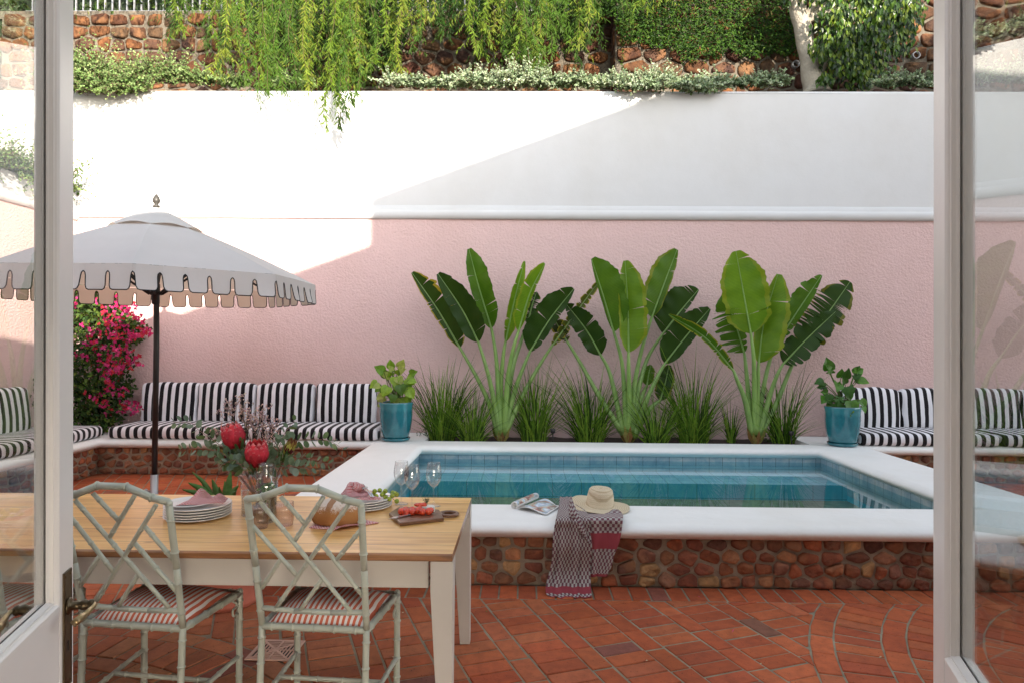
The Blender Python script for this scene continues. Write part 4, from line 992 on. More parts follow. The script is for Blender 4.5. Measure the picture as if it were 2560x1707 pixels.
k_=n_.ramp(n_.noise(co,9,5),[(.3,(.22,.085,.028)),(.7,(.40,.19,.07))]); k_=n_.mix(k_,(.78,.72,.64),n_.math('MULTIPLY',fm,n_.math('SUBTRACT',1,n_.math('MULTIPLY',band,.85))))
n_.b.inputs['Specular IOR Level'].default_value=.1; n_.set(k_,.95); n_.bump(n_.noise(co,55,5),.7,.006)
b=MB(); vs=[]; seg,rings_=48,26
for i in range(rings_+1):
    th=math.pi*i/rings_
    for k in range(seg):
        an=2*math.pi*k/seg; x=math.sin(th)*math.cos(an); y=math.sin(th)*math.sin(an); z=math.cos(th)
        zz=max(z*.070,-.024); r_=1+.03*mnoise.noise(Vector((x*2,y*2,z*2+5)))
        fl__=1; px_=x*.108*r_*fl__; py_=y*.088*r_*fl__; cr_=-.006*math.exp(-(px_/.012)**2)*(z>0)*z
        vs.append((px_,py_,zz*(r_ if z>0 else 1)+.0245+cr_))
b.add(vs,[(i*seg+k,(i+1)*seg+k,(i+1)*seg+(k+1)%seg,i*seg+(k+1)%seg) for i in range(rings_) for k in range(seg)])
o=b.build('bread_loaf',n_.m); o.location=(pb.x,pb.y,ZTB+.010); o.scale=(1.08,1.08,1.12); o.rotation_euler=(0,0,R(-8)); tag(o,'round floury bread loaf with a scored band lying on a napkin','bread')
# napkins and forks on the right stack
def crest2(u,v,z,q_): return z+.05*math.exp(-((u-.2)**2/.02+(v-.6)**2/.15))
cloth('napkin',[(p2.x-.11,p2.y-.03),(p2.x+.03,p2.y-.05),(p2.x+.04,p2.y+.06),(p2.x-.10,p2.y+.10)],zt2,.02,'rolled red napkin under the forks on the right plate stack',seed=13,lift=crest2)
cloth('napkin',[(p2.x-.06,p2.y-.15),(p2.x+.10,p2.y-.075),(p2.x+.095,p2.y-.04),(p2.x-.06,p2.y-.09)],zt2-.004,.014,'folded red napkin hanging over the front of the right plate stack',seed=17)
# a rolled napkin end that stands up
b=MB(); a_=Vector((p2.x-.02,p2.y+.02,zt2+.02)); e_=P(876,1219,p2.y+.05)
b.tube(spline([a_,a_*.5+e_*.5+Vector((0,0,.012)),e_],6),[.03]*4+[.026]*4+[.02]*3+[.013,.004],12); 
for i,v in enumerate(b.v): b.uv[i]=((v[0]+v[1])*5,v[2]*5)
tag(b.build('napkin',M['napkin']),'rolled red napkin with one end sticking up behind the forks','napkin')
for i,(tx,ty) in enumerate(((899,1212),(908,1211))):
    b=MB(); base=Vector((p2.x+.035+i*.012,p2.y-.045,zt2+.028)); tip=P(tx,ty,p2.y+.055+i*.01); d=(tip-base); side=d.cross(Vector((0,1,.3))).normalized()
    hd=base+d*.58; b.tube([base-d*.35-Vector((0,0,.012)),base,base+d*.35,hd-d*.06],[.0042,.0035,.0022,.0024],8,flat=.5)
    b.tube([hd-d*.06,hd,hd+d*.12],[.0024,.008,.0098],10,flat=.28)
    for k in(-1.5,-.5,.5,1.5): b.tube([hd+d*.10+side*k*.0052,hd+d*.25+side*k*.0052,tip+side*k*.0050],[.0017,.0016,.0008],6)
    tag(b.build('fork',M['steel']),['steel fork leaning left on the right plate stack','steel fork leaning right, nearer the grapes'][i],'fork')
# grapes
gz=empty('grape_bunch',(p2.x+.07,p2.y-.01,zt2),'bunch of green grapes lying on the right plate stack','grapes')
gm=NT('grape_skin'); c_=gm.coord(); gm.set(gm.ramp(gm.noise(c_,30,3),[(.3,(.22,.29,.02)),(.7,(.36,.42,.06))]),.25); gm.b.inputs['Subsurface Weight'].default_value=.25; gm.b.inputs['Subsurface Radius'].default_value=(.01,.01,.004)
gpos=[(945,570,0),(1088,568,.005),(1012,560,.03),(965,640,-.02),(1045,615,-.01),(1180,630,-.02),(1215,600,.0),(1240,615,.01),(1140,675,-.03),(1240,705,-.02),(925,610,.01),(1090,650,.0),(1060,600,.02),(1185,590,.02)]
b0=None; o_=-gz.location
for i,(x,y,dy) in enumerate(gpos):
    w=P(760+x/5.345,1120+y/5.345,p2.y+dy-.01); bb=MB(); bb.ball((0,0,0),.0118,14,10,(1,1,1.12)); 
    if b0 is None: b0=bb.build('grape',gm.m,gz); g_=b0
    else: g_=b0.copy(); COL.objects.link(g_); g_.parent=gz
    g_.location=w-gz.location; g_.rotation_euler=(rnd.random()*2,rnd.random()*2,0)
b=MB(); 
pp=[P(760+x/5.345,1120+y/5.345,p2.y-.0)-gz.location for x,y in((960,580),(1020,580),(1070,610),(1110,625),(1170,640),(1200,685),(1245,690))]
b.tube(spline(pp,4),.0014,6); 
for a in(1,2,3,4): b.tube([pp[a],pp[a]+Vector((rnd.uniform(-.01,.01),-.008,rnd.uniform(-.012,.012)))],.001,5)
b.build('stem',M['darkbark'],gz)
# chopping board
bd=[TP(970,1289),TP(1000,1313),TP(1110,1300),TP(1096,1279),TP(1000,1276)]
cb=TP(1045,1294); brd=empty('chopping_board',(cb.x,cb.y,ZTB),'dark walnut chopping board with a ring handle','board')
b=MB(); pts=[(q.x-cb.x,q.y-cb.y) for q in(TP(972,1290),TP(1000,1315),TP(1110,1302),TP(1098,1281),TP(1000,1272))]
b.prism(pts,.001,.017); o=b.build('board_blade',M['walnut'],brd); mod(o,.004,3)
hc=TP(1122,1289)-cb; b=MB(); vs=[]; n,mn=40,10; rx,ry=.041,.036
for i in range(n):
    a=2*math.pi*i/n
    for k in range(mn):
        q=2*math.pi*k/mn; rr=.0085; vs.append((hc.x+math.cos(a)*(rx+rr*math.cos(q)),hc.y+math.sin(a)*(ry+rr*math.cos(q)),.0105+rr*1.0*math.sin(q)))
b.add(vs,[(i*mn+k,((i+1)%n)*mn+k,((i+1)%n)*mn+(k+1)%mn,i*mn+(k+1)%mn) for i in range(n) for k in range(mn)]); b.build('ring_handle',M['walnut'],brd)
# tomatoes
tm=NT('tomato_skin'); c_=tm.coord(); tm.set(tm.ramp(tm.noise(c_,25,2),[(.3,(.50,.025,.012)),(.7,(.66,.07,.018))]),.14); tm.b.inputs['Coat Weight'].default_value=.5
tpos=[(1300,925,.0,'at the left end of the row'),(1365,938,-.008,'second from the left in front'),(1447,928,-.004,'in the middle of the front row'),(1583,922,-.004,'in front below the cheese'),(1665,902,.006,'second from the right'),(1692,868,.025,'at the right end'),(1510,895,.016,'upright behind the middle'),(1352,845,.03,'at the back left'),(1345,878,.016,'on the left behind the front row'),(1445,842,.028,'topmost on the left'),(1545,842,.034,'topmost beside the cheese'),(1398,888,.02,'smallest, between the left ones')]
t0=None; yb0=cb.y
for i,(x,y,dy,l) in enumerate(tpos):
    w=P(760+x/5.345,1120+y/5.345,yb0-.005+dy); w.z=max(w.z,ZTB+.0175+.0140)
    if t0 is None:
        bb=MB(); bb.ball((0,0,0),.0165,18,12,(1,1,1.08)); t0=bb.build('cherry_tomato',tm.m); o=t0
    else: o=t0.copy(); COL.objects.link(o)
    s_=.72 if i==11 else rnd.uniform(.9,1.04); o.scale=(s_,s_,s_); o.location=w; o.rotation_euler=(rnd.uniform(0,1.6),rnd.uniform(0,1),0); tag(o,'cherry tomato on the chopping board, %s'%l,'tomato','cherry tomatoes on the board')
# cheese with halved tomatoes and rosemary
wch=TP(760+1640/5.345,1120+860/5.345,ZTB+.0); b=MB()
a0_=[(-.04,-.012),(.028,-.03),(.046,-.008),(.038,.02),(-.01,.032),(-.04,.014)]
b.prism(a0_,0,.026); o=b.build('cheese',simple('cheese_rind',(.74,.70,.62),.7,.1,30,.4,80,.003)); mod(o,.003,2); o.location=(wch.x,yb0+.055,ZTB+.018); tag(o,'wedge of white rind cheese behind the cherry tomatoes','cheese')
zc_=ZTB+.018+.026
for i,(x,y) in enumerate(((1510,772),(1555,768),(1600,788))):
    b=MB(); w=P(760+x/5.345,1120+y/5.345,yb0+.05); b.ball((0,0,0),.0145,16,10,(1,.85,.55),M=Matrix.Rotation(.5*i,3,'X')); b.build('x',tm.m).location=w; o=COL.objects[-1] if False else bpy.data.objects[-1]
    o=[q for q in bpy.data.objects if q.name.startswith('x')][-1]; o.name='tomato_half'; o.location.z=max(w.z,zc_+.006); tag(o,'cut tomato half on the cheese, '+['left one','middle one','right one beside the rosemary'][i],'tomato','tomato halves on the cheese')
b=MB(); w=P(760+1640/5.345,1120+745/5.345,yb0+.055); w.z=max(w.z,zc_+.012)
for s_ in range(5):
    d=Vector((rnd.uniform(-.6,.6),rnd.uniform(-.4,.4),rnd.uniform(.4,1))).normalized(); b.tube([w-Vector((0,0,.012)),w+d*.022],.0009,4,col=(.08,.07,.03))
    for k in range(12):
        dd=(d+rdir()*.9).normalized(); b.leaf(w+d*.022*k/12,dd,rdir(),.014,.0022,jit((.05,.085,.05),.3))
tag(b.build('rosemary_sprig',M['leaf']),'small rosemary sprig on top of the cheese','herb')
b=MB(); a_=TP(760+1128/5.345,1120+945/5.345,ZTB+.022); e_=TP(1030,1283,ZTB+.023); d=(e_-a_); sd=Vector((-d.y,d.x,0)).normalized()
b.add([a_,a_+d*.25+sd*.010,a_+d*.9+sd*.012,a_+d*.9-sd*.006,a_+d*.2-sd*.004,]+[q+Vector((0,0,.0015)) for q in(a_,a_+d*.25+sd*.010,a_+d*.9+sd*.012,a_+d*.9-sd*.006,a_+d*.2-sd*.004)],[(4,3,2,1,0),(5,6,7,8,9)]+[(i,(i+1)%5,5+(i+1)%5,5+i) for i in range(5)],smooth=False)
tag(b.build('knife',M['steel']),'knife with its blade tip resting over the left end of the board','knife')
# glassware
def glassware(name,prof,p,label,cat,mat='glass',group=None,rib=0,ribn=0,seg=48):
    b=MB(); b.lathe(prof,(0,0,0),seg,rib=rib,ribn=ribn); o=b.build(name,M[mat]); o.location=(p.x,p.y,ZTB+.0005); return tag(o,label,cat,group)
wgp=[(0,.0),(.0345,.0005),(.035,.002),(.018,.005),(.006,.011),(.0038,.018),(.0036,.05),(.0038,.085),(.007,.093),(.018,.103),(.031,.120),(.0375,.140),(.0385,.158),(.0365,.180),(.0325,.205),(.0305,.216),(.0299,.216),(.0319,.204),(.0359,.180),(.0379,.158),(.0369,.141),(.0304,.1215),(.0175,.1055),(.006,.0975),(0,.096)]
for (px,py,l) in((1003,1259,'wine glass at the back left of the trio beside the pool'),(1029.5,1271,'wine glass in front, nearest the tomatoes'),(1084,1264,'wine glass on the right, standing nearest the table end')):
    glassware('wine_glass',wgp,TP(px,py),l,'wine glass','glass','wine glasses near the table end')
pv=TP(648,1285)
vo=[(0,0),(.068,0),(.079,.004),(.080,.012),(.079,.06),(.083,.12),(.084,.145),(.080,.155),(.085,.163),(.094,.176),(.0955,.188),(.090,.200),(.0845,.207),(.085,.222),(.0905,.24),(.0955,.252)]
glassware('glass_vase',vo+[(r_-.003,z) for r_,z in reversed(vo[2:])]+[(0,.012)],pv,'wide clear glass vase with a bulging collar holding the proteas','vase',seg=56)
b=MB(); b.lathe([(0,.013),(.074,.013),(.0755,.06),(.079,.115),(0,.115)],(0,0,0),40); o=b.build('vase_water',glassmat('vase_water',(.93,.95,.90),1.33)); o.location=(pv.x,pv.y,ZTB); tag(o,'water filling the lower half of the flower vase','water')
pc=TP(665.5,1303)
co_=[(0,0),(.038,0),(.0445,.004),(.0455,.015),(.0465,.13),(.046,.165),(.042,.185),(.034,.205),(.0335,.225),(.0345,.250),(.0365,.262)]
glassware('carafe',co_+[(r_-.0025,z) for r_,z in reversed(co_[2:])]+[(0,.010)],pc,'clear carafe of water with green mint leaves in front of the vase','carafe')
b=MB(); b.lathe([(0,.011),(.0425,.011),(.0435,.13),(.043,.168),(0,.168)],(0,0,0),36); o=b.build('carafe_water',glassmat('carafe_water',(.95,.97,.93),1.33)); o.location=(pc.x,pc.y,ZTB); tag(o,'water inside the mint carafe','water')
b=MB()
for i in range(46):
    a=rnd.random()*6.28; r_=rnd.uniform(.0,.032); q=Vector((pc.x+r_*math.cos(a),pc.y+r_*math.sin(a),ZTB+rnd.uniform(.125,.178))); d=rdir(); b.leaf(q,d,rdir(),.03,.017,jit((.07,.20,.02),.35),.3)
for i in range(7): b.tube([(pc.x+rnd.uniform(-.02,.02),pc.y+rnd.uniform(-.02,.02),ZTB+.02+rnd.random()*.05),(pc.x+rnd.uniform(-.02,.02),pc.y,ZTB+.15)],.0012,5,col=(.12,.22,.05))
tag(b.build('mint_leaves',M['glossleaf']),'fresh green mint leaves floating inside the carafe','herb')
tg=[(0,0),(.029,0),(.032,.003),(.0345,.03),(.0355,.07),(.0345,.102)]
tgi=tg+[(r_-.0022,z) for r_,z in reversed(tg[1:])]+[(0,.007)]
for (px,py,l,sc_) in((651,1319,'ribbed pink tinted tumbler behind the chair post, left one',.95),(711,1312,'ribbed pink tinted tumbler between the vase and the bread',1.12)):
    glassware('ribbed_tumbler',[(r_*sc_,z*1.02) for r_,z in tgi],TP(px,py),l,'tumbler','pinkglass','ribbed tumblers on the table',.022,26,104)
# ------------------------------------------------------------------ magazine, towel, hat
z_=ZC+.002
mg=empty('magazine',G(1320,1270,z_),'open illustrated magazine with one side rolled, lying on the pool edge','magazine')
mo=-mg.location
def art(name,seed):
    n=NT(name); co=n.coord('Object',(1,1,1)); v=n.noise(co,9+seed,3,.5,1.0); w=n.noise(co,24,4,.6,.6)
    k=n.ramp(v,[(.36,(.72,.76,.82)),(.44,(.42,.56,.72)),(.5,(.60,.56,.42)),(.56,(.50,.20,.20)),(.62,(.18,.16,.14)),(.7,(.72,.70,.66))],'LINEAR')
    n.set(n.mix(k,n.ramp(w,[(.35,(.55,.55,.5)),(.6,(1.1,1.1,1.1))]),1,'MULTIPLY'),.3); return n.m
M['art']=art('printed_page',0); M['paper']=simple('paper',(.80,.79,.77),.6,.03)
# right leaf of pages, gently arched
A_,B_,C_,D_=[G(px,py,z_) for px,py in((1294,1273),(1366,1288),(1398,1268),(1352,1250))]
def page(b,z0,k,shrink=0,mi=0):
    n=16; vs=[]
    for j in range(n+1):
        for i in range(n+1):
            u,v=lerp(shrink,1-shrink,i/n),lerp(shrink,1-shrink,j/n); q=(A_*(1-u)+B_*u)*(1-v)+(D_*(1-u)+C_*u)*v; q.z=z_+z0+.022*math.sin(math.pi*min(1,u*1.1))*(1-u)**.6*1.3*k
            vs.append(q+mo)
    b.add(vs,[(j*(n+1)+i,j*(n+1)+i+1,(j+1)*(n+1)+i+1,(j+1)*(n+1)+i) for j in range(n) for i in range(n)],mi=mi)
b=MB(); page(b,.003,1); page(b,.006,1); page(b,.0075,1); page(b,.0082,1,.05,1)
o=b.build('open_pages',[M['paper'],M['art']],mg)
# rolled leaf
p0=G(1285,1271,z_); p0.z=z_+.024; p1=G(1340,1247,z_); p1.z=z_+.024; ax=(p1-p0).normalized(); sd=Vector((0,0,1)).cross(ax).normalized(); upv=ax.cross(sd)*-1
upv=Vector((0,0,1)); b=MB()
for (r0,mi,e) in((.0245,0,0),(.0235,0,.0),(.0252,1,.012)):
    vs=[]; n=36
    for i in range(n+1):
        a=R(-70)+ (R(300))*i/n if mi==0 else R(20)+R(150)*i/n
        rr=r0*(1-.10*(i/n) if mi==0 else 1)
        for q in(p0+ax*e,p1-ax*e): vs.append(q+mo+(sd*math.cos(a)+upv*math.sin(a))*rr)
    b.add(vs,[(2*i,2*i+1,2*i+3,2*i+2) for i in range(n)],mi=mi)
o=b.build('rolled_pages',[M['paper'],M['art']],mg); so=o.modifiers.new('thickness','SOLIDIFY'); so.thickness=.0012; so.offset=0
# towel
def z6(x,y): return 1240+x/4.6125,1180+y/4.6125
def sheet(rows,nu,amp,ph,fr,uvs=(1,1)):
    # rows: (kind, y6, xl6, xr6, depth or height)
    k=[]
    for (kind,y,xl,xr,dv) in rows:
        f=(lambda x_: G(*z6(x_,y),dv)) if kind=='t' else (lambda x_: P(*z6(x_,y),dv))
        k.append((f(xl),f(xr)))
    L=spline([q[0] for q in k],6); Rr=spline([q[1] for q in k],6); n=len(L); vs=[];uv=[]; acc=0
    ln=[0]
    for i in range(1,n): ln.append(ln[-1]+((L[i]-L[i-1]).length+(Rr[i]-Rr[i-1]).length)/2)
    for i in range(n):
        v=ln[i]/ln[-1]
        for j in range(nu+1):
            u=j/nu; p=L[i]*(1-u)+Rr[i]*u
            w=amp*(.5+.7*v)*(math.sin(u*fr*6.283+ph+v*1.6)*.6+math.sin(u*fr*2.3*6.283+ph*2-v*2)*.25)
            w+=.006*mnoise.noise(Vector((u*4,v*6,ph)))
            if i<5: p.z+=abs(w)*.5
            else: p.y-=abs(w)*1.0+.004
            vs.append(p); uv.append((u*uvs[0],v*uvs[1]))
    return vs,uv,n
b=MB(); YF=4.325
vs,uv,n=sheet([('t',285,735,935,.455),('t',340,728,900,.462),('t',430,712,1030,.445),('f',520,690,1062,YF-.018),('f',640,668,1075,YF-.03),('f',760,655,1095,YF-.035),('f',870,650,1104,YF-.035),('f',1010,640,1085,YF-.01),('f',1140,612,1085,YF-.0),('f',1290,575,1090,YF-.03),('f',1385,578,1100,YF-.09),('f',1425,640,1098,YF-.12)],44,.03,.6,1.6)
b.add(vs,[(i*45+j,i*45+j+1,(i+1)*45+j+1,(i+1)*45+j) for i in range(n-1) for j in range(44)],uvs=uv)
nA=len(vs)
vs2,uv2,n2=sheet([('t',420,960,1400,.437),('t',470,1045,1455,.437),('f',520,1052,1462,YF-.012),('f',640,1072,1450,YF-.016),('f',800,1080,1420,YF-.012),('f',950,1085,1362,YF+.0),('f',1090,1082,1325,YF+.01),('f',1192,1082,1278,YF+.01)],28,.02,2.2,.9)
tw=empty('towel',G(1480,1290,ZC),'maroon and grey checked towel draped over the pool edge to the bricks','towel')
def cl(bm,mat,name):
    shifted(bm,tw); o=bm.build(name,M[mat],tw); so=o.modifiers.new('thickness','SOLIDIFY'); so.thickness=.004; so.offset=1; return o
cl(b,'towel','long_fold'); b=MB(); b.add(vs2,[(i*29+j,i*29+j+1,(i+1)*29+j+1,(i+1)*29+j) for i in range(n2-1) for j in range(28)],uvs=uv2); cl(b,'towel2','short_fold')
# diagonal front fold of the towel
b=MB(); pts=[P(*z6(x,y),YF-.045-d) for x,y,d in((850,330,-.12),(840,470,-.02),(880,590,.0),(960,700,.005),(1040,790,.01),(1095,860,.008))]
vs3=[];uv3=[]; sp3=spline(pts,6)
for i,q in enumerate(sp3):
    t=i/(len(sp3)-1)
    for j in range(9):
        a=j/8; w=P(*z6(lerp(930,1106,t)+ (0 if t<.9 else -2),lerp(330,850,t)),YF-.03) if False else q+Vector((lerp(0,.055*math.sin(math.pi*min(1,t*1.15+.05)),a),.012-.024*math.sin(math.pi*a),lerp(0,.035,a)))
        vs3.append(w); uv3.append((.5+a*.12,t*.6))
b.add(vs3,[(i*9+j,i*9+j+1,(i+1)*9+j+1,(i+1)*9+j) for i in range(len(sp3)-1) for j in range(8)],uvs=uv3); cl(b,'towel','cross_fold')
# hat
hp=G(1503,1281,ZC); 
b=MB(); seg=72; prof=[(.0,.128),(.045,.130),(.068,.127),(.078,.118),(.084,.10),(.090,.07),(.095,.035),(.098,.012),(.108,.004),(.14,.001),(.175,.0),(.203,.003)]
vs=[]
for (r_,z) in prof:
    for k in range(seg):
        a=2*math.pi*k/seg; wv=max(0,(r_-.10)/.1); zz=z+wv*(.024*math.cos(a-2.6)**2*(1 if math.cos(a-2.7)>0 else .25)+.006*math.sin(3*a+1)-.002)
        if z>.12: zz-=.010*math.exp(-((r_*math.sin(a))/.02)**2)*(r_<.06)
        vs.append((r_*math.cos(a)*1.0,r_*math.sin(a)*.93,zz))
b.add(vs,[(i*seg+k,(i+1)*seg+k,(i+1)*seg+(k+1)%seg,i*seg+(k+1)%seg) for i in range(len(prof)-1) for k in range(seg)])
hat=b.build('straw_hat',M['straw']); hat.location=(hp.x,hp.y+.085,ZC+.024); hat.rotation_euler=(R(3),R(3),0); so=hat.modifiers.new('thickness','SOLIDIFY'); so.thickness=.003; tag(hat,'woven straw sun hat with turned up brim resting on the towel','hat')
# ------------------------------------------------------------------ bird of paradise plants
def pz(x,y,ox): return ox+x/2.613,550+y/2.613
def bop_leaf(root,ox,spec,base,yd,name='leaf'):
    # spec: stalk pts, blade pts (zoom px), width left, width right (px), rag, colour, depth offsets, fold
    st,bl,wl,wr,rag,col,dy,fold,seed=spec
    r=random.Random(seed); o=-root.location
    n1=len(st); pts=[]
    for i,(x,y) in enumerate(st): pts.append(P(*pz(x,y,ox),yd+dy*(i/(n1-1))**1.3*.8))
    bp=[]; 
    for i,(x,y) in enumerate(bl): bp.append(P(*pz(x,y,ox),yd+dy*(.8+.2*i/max(1,len(bl)-1))-.10*math.sin(math.pi*.5*i/max(1,len(bl)-1))*0))
    mid=spline(bp,10); n=len(mid)-1; sc=1/2.613/ (1707/yd)
    b=MB(); CS=5
    vd=(CAMP-bp[0]).normalized()
    SUB=3; N=n*SUB
    def mp(t):
        q=t*n; i=min(n-1,int(q)); f=q-i; return mid[i]*(1-f)+mid[i+1]*f
    for side,w0 in((-1,wl),(1,wr)):
        w0=w0*sc*1.17
        if w0<=0: continue
        # tear positions
        cuts=sorted(r.uniform(.06,.95) for _ in range(int(rag*(10 if rag<1 else 14)))) if rag>0 else []
        seg=[0]+[int(c*N) for c in cuts]+[N]; seg=sorted(set(seg))
        for si in range(len(seg)-1):
            a,c=seg[si],seg[si+1]
            if c-a<1: continue
            vs=[];uv=[]; sl=r.uniform(-.25,.25)*min(1,rag*1.5) if si else 0; dz=r.uniform(-.02,.03)*min(1,rag); cut=r.uniform(.82,1.0) if rag>.5 else r.uniform(.95,1)
            for i in range(a,c+1):
                t=i/N; p=mp(t); d=(mp(min(1,t+.02))-mp(max(0,t-.02))).normalized(); x=d.cross(vd).normalized()*(-side*-1); fold_=fold*(1.9 if side*((seed%2)*2-1)>0 else .9)
                prof=min(1,(t/.16)**.55 if t>0 else 0)*(1-max(0,(t-.48)/.52)**2.5*.80)*(.90+.10*math.sin(t*3.1))
                prof*=1+.03*math.sin(t*31+seed)+.02*math.sin(t*77+seed*2)
                tt=(i-a)/(c-a); taper=1
                if rag>0: taper=1-.13*min(1,rag)*(abs(2*tt-1)**6) - (.10*rag*(tt if side>0 else 1-tt))*.4
                for k in range(CS+1):
                    u=k/CS; w=w0*prof*u*taper*cut
                    # veins run slightly forward; torn strips droop and separate at the edge
                    fwd=d*(w*.18+ w*sl*u*.5 - (tt-.5)*u*u*.02*min(1.0,rag))
                    up=vd*(w*math.sin(fold_)+ .012*math.sin(t*26+seed+side)*u*u*min(1,w0*9)+dz*u*u)
                    vs.append(p+x*(w*max(.62,math.cos(fold_)))+fwd+up+o - Vector((0,0,1))*(rag*.12*w*u)); uv.append((side*u*w0,t*(mid[0]-mid[-1]).length+ .18*w))
            m_=CS+1; cc=jit(col,.06)
            edge=mixc(cc,(.45,.33,.03),.65 if seed%3==0 else .25)
            for k in range(CS):
                fs=[(i*m_+k,i*m_+k+1,(i+1)*m_+k+1,(i+1)*m_+k) for i in range(c-a)]
                if side<0: fs=[tuple(reversed(f)) for f in fs]
                ec=cc
                b.add(vs,fs,col=ec,uvs=uv) if k==0 else None
                if k>0:
                    base_=len(b.v)-len(vs)
                    for f in fs: b.f.append(tuple(q+base_ for q in f)); b.sm.append(True); b.col.append(edge if (k==CS-1 and (seed%2==0 or seed%3==0)) else cc); b.mi.append(0)
    lf=b.build(name,M['bopleaf'],root)
    # stalk and midrib
    sp=spline(pts+[bp[0]],6); b=MB(); full=sp+mid[1:]; ns=len(sp); rr=[]
    for i in range(len(full)):
        if i<ns: rr.append(lerp(.042,.0155,(i/ns)**.7))
        else: rr.append(lerp(.0115,.0018,(i-ns)/(len(full)-ns)))
    hs_=-vd*0
    b.tube([q+o+ (vd*.004 if i>=ns else vd*0) for i,q in enumerate(full)],rr,8,col=mixc(col,(.26,.40,.12),.75)); s_=b.build('stalk',M['stalk'],lf)
    return lf
def bopmat():
    n=NT('banana_like_leaf'); c=n.attr(); tc=n.new('ShaderNodeTexCoord'); s_=n.new('ShaderNodeSeparateXYZ'); n.link(tc.outputs['UV'],s_.inputs[0])
    v=n.math('PINGPONG',n.math('FRACT',n.math('MULTIPLY',s_.outputs[1],62)),.5); big=n.noise(n.coord(),6,4)
    k=n.mix(c,n.ramp(v,[(0,(.78,.8,.75)),(.3,(1.05,1.05,1.05))]),1,'MULTIPLY'); k=n.mix(k,n.ramp(big,[(.3,(.8,.85,.8)),(.7,(1.2,1.15,1.0))]),1,'MULTIPLY')
    n.set(k,.36); n.b.inputs['Specular IOR Level'].default_value=.22; n.bump(v,.35,.006)
    tr=n.new('ShaderNodeBsdfTranslucent'); n.link(n.mix(k,(1.3,1.6,.5),1,'MULTIPLY'),tr.inputs[0]); mx=n.new('ShaderNodeMixShader'); mx.inputs[0].default_value=.25
    n.link(n.b.outputs[0],mx.inputs[1]); n.link(tr.outputs[0],mx.inputs[2]); n.link(mx.outputs[0],n.out.inputs[0]); return n.m
M['bopleaf']=bopmat()
sk=NT('leaf_stalk'); sk.set(sk.mix(sk.attr(),sk.ramp(sk.noise(sk.coord('Object',(1,1,.3)),25,3),[(.3,(.8,.85,.8)),(.7,(1.1,1.1,1.0))]),1,'MULTIPLY'),.35); M['stalk']=sk.m
DG,MG,LG=(.024,.056,.006),(.065,.145,.010),(.125,.23,.014)
def bop(ox,bx,by,yd,label,leaves):
    p=P(*pz(bx,by,ox),yd); t=empty('bird_of_paradise',(p.x,p.y,.37),label,'plant','bird of paradise plants along the pool')
    for s in leaves: bop_leaf(t,ox,s,p,yd)
    b=MB()   # dry sheaths at the foot
    for i in range(9):
        a=R(i*40+rnd.uniform(-12,12)); q=Vector((math.cos(a)*.07,math.sin(a)*.05,0)); d=Vector((math.cos(a)*.6,math.sin(a)*.4,1)).normalized()
        b.leaf(q*.4+Vector((0,0,-.02)),d,Vector((math.cos(a),math.sin(a),.2)),rnd.uniform(.16,.28),.07,jit((.30,.17,.07) if i%2 else (.34,.30,.10),.2),.1,.1)
    b.build('dry_sheath',M['leaf'],t); return t
bop(850,1055,1435,8.12,'leftmost bird of paradise, its leaves fanning between the left pot and the middle plant',[
 ([(1035,1400),(975,1200),(890,1020)],[(785,838),(640,590),(470,345)],38,118,.55,DG,-.05,.25,3),
 ([(1040,1400),(1000,1150),(955,960)],[(905,800),(800,590),(640,352)],60,112,.25,DG,-.16,.35,5),
 ([(1050,1400),(1035,1150),(1020,900)],[(990,712),(905,430),(842,190)],52,104,.3,MG,-.10,.4,7),
 ([(1055,1400),(1050,1100),(1065,900)],[(1080,800),(1140,520),(1205,270)],46,46,.6,LG,-.02,.5,8),
 ([(1070,1400),(1095,1050),(1130,850)],[(1165,730),(1240,480),(1338,285)],88,22,.4,LG,-.2,.45,10),
 ([(1065,1400),(1140,1120),(1190,980)],[(1240,862),(1370,650),(1527,450)],112,44,.4,DG,-.05,.3,11),
 ([(1075,1400),(1180,1170),(1290,970)],[(1382,825),(1530,620),(1705,385)],52,34,1.2,(.09,.11,.02),.08,.4,12),
 ([(1070,1380),(1120,1000),(1180,800)],[(1225,680),(1255,560),(1285,470)],55,50,1.0,DG,.15,.3,14)])
bop(850,1885,1435,8.12,'middle bird of paradise with the widest spread of dark upright leaves',[
 ([(1840,1380),(1700,1160),(1580,950)],[(1485,795),(1430,700),(1395,640)],50,70,1.1,(.045,.06,.02),.1,.4,15),
 ([(1850,1400),(1800,1150),(1755,980)],[(1705,885),(1610,720),(1482,555)],60,95,.5,DG,.04,.3,17),
 ([(1870,1400),(1860,1150),(1840,920)],[(1790,735),(1715,480),(1643,255)],18,150,.1,MG,-.12,.3,19),
 ([(1885,1400),(1888,1150),(1885,960)],[(1885,868),(1880,560),(1862,268)],60,112,.35,LG,-.2,.3,20),
 ([(1895,1400),(1920,1100),(1970,850)],[(2035,640),(2120,410),(2202,195)],125,36,.3,MG,.05,.35,22),
 ([(1900,1400),(1950,1100),(2010,900)],[(2108,745),(2220,600),(2342,455)],140,26,.4,DG,.12,.2,23),
 ([(1920,1420),(2000,1180),(2080,1010)],[(2120,940),(2260,760),(2415,580)],105,52,.3,DG,-.02,.3,25),
 ([(1905,1380),(1960,1180),(1990,1110)],[(2005,1080),(2015,1010),(2030,945)],45,35,.2,MG,.2,.3,26),
 ([(1925,1400),(2010,1250),(2070,1190)],[(2090,1180),(2125,1060),(2150,945)],60,50,.3,DG,.1,.3,28)])
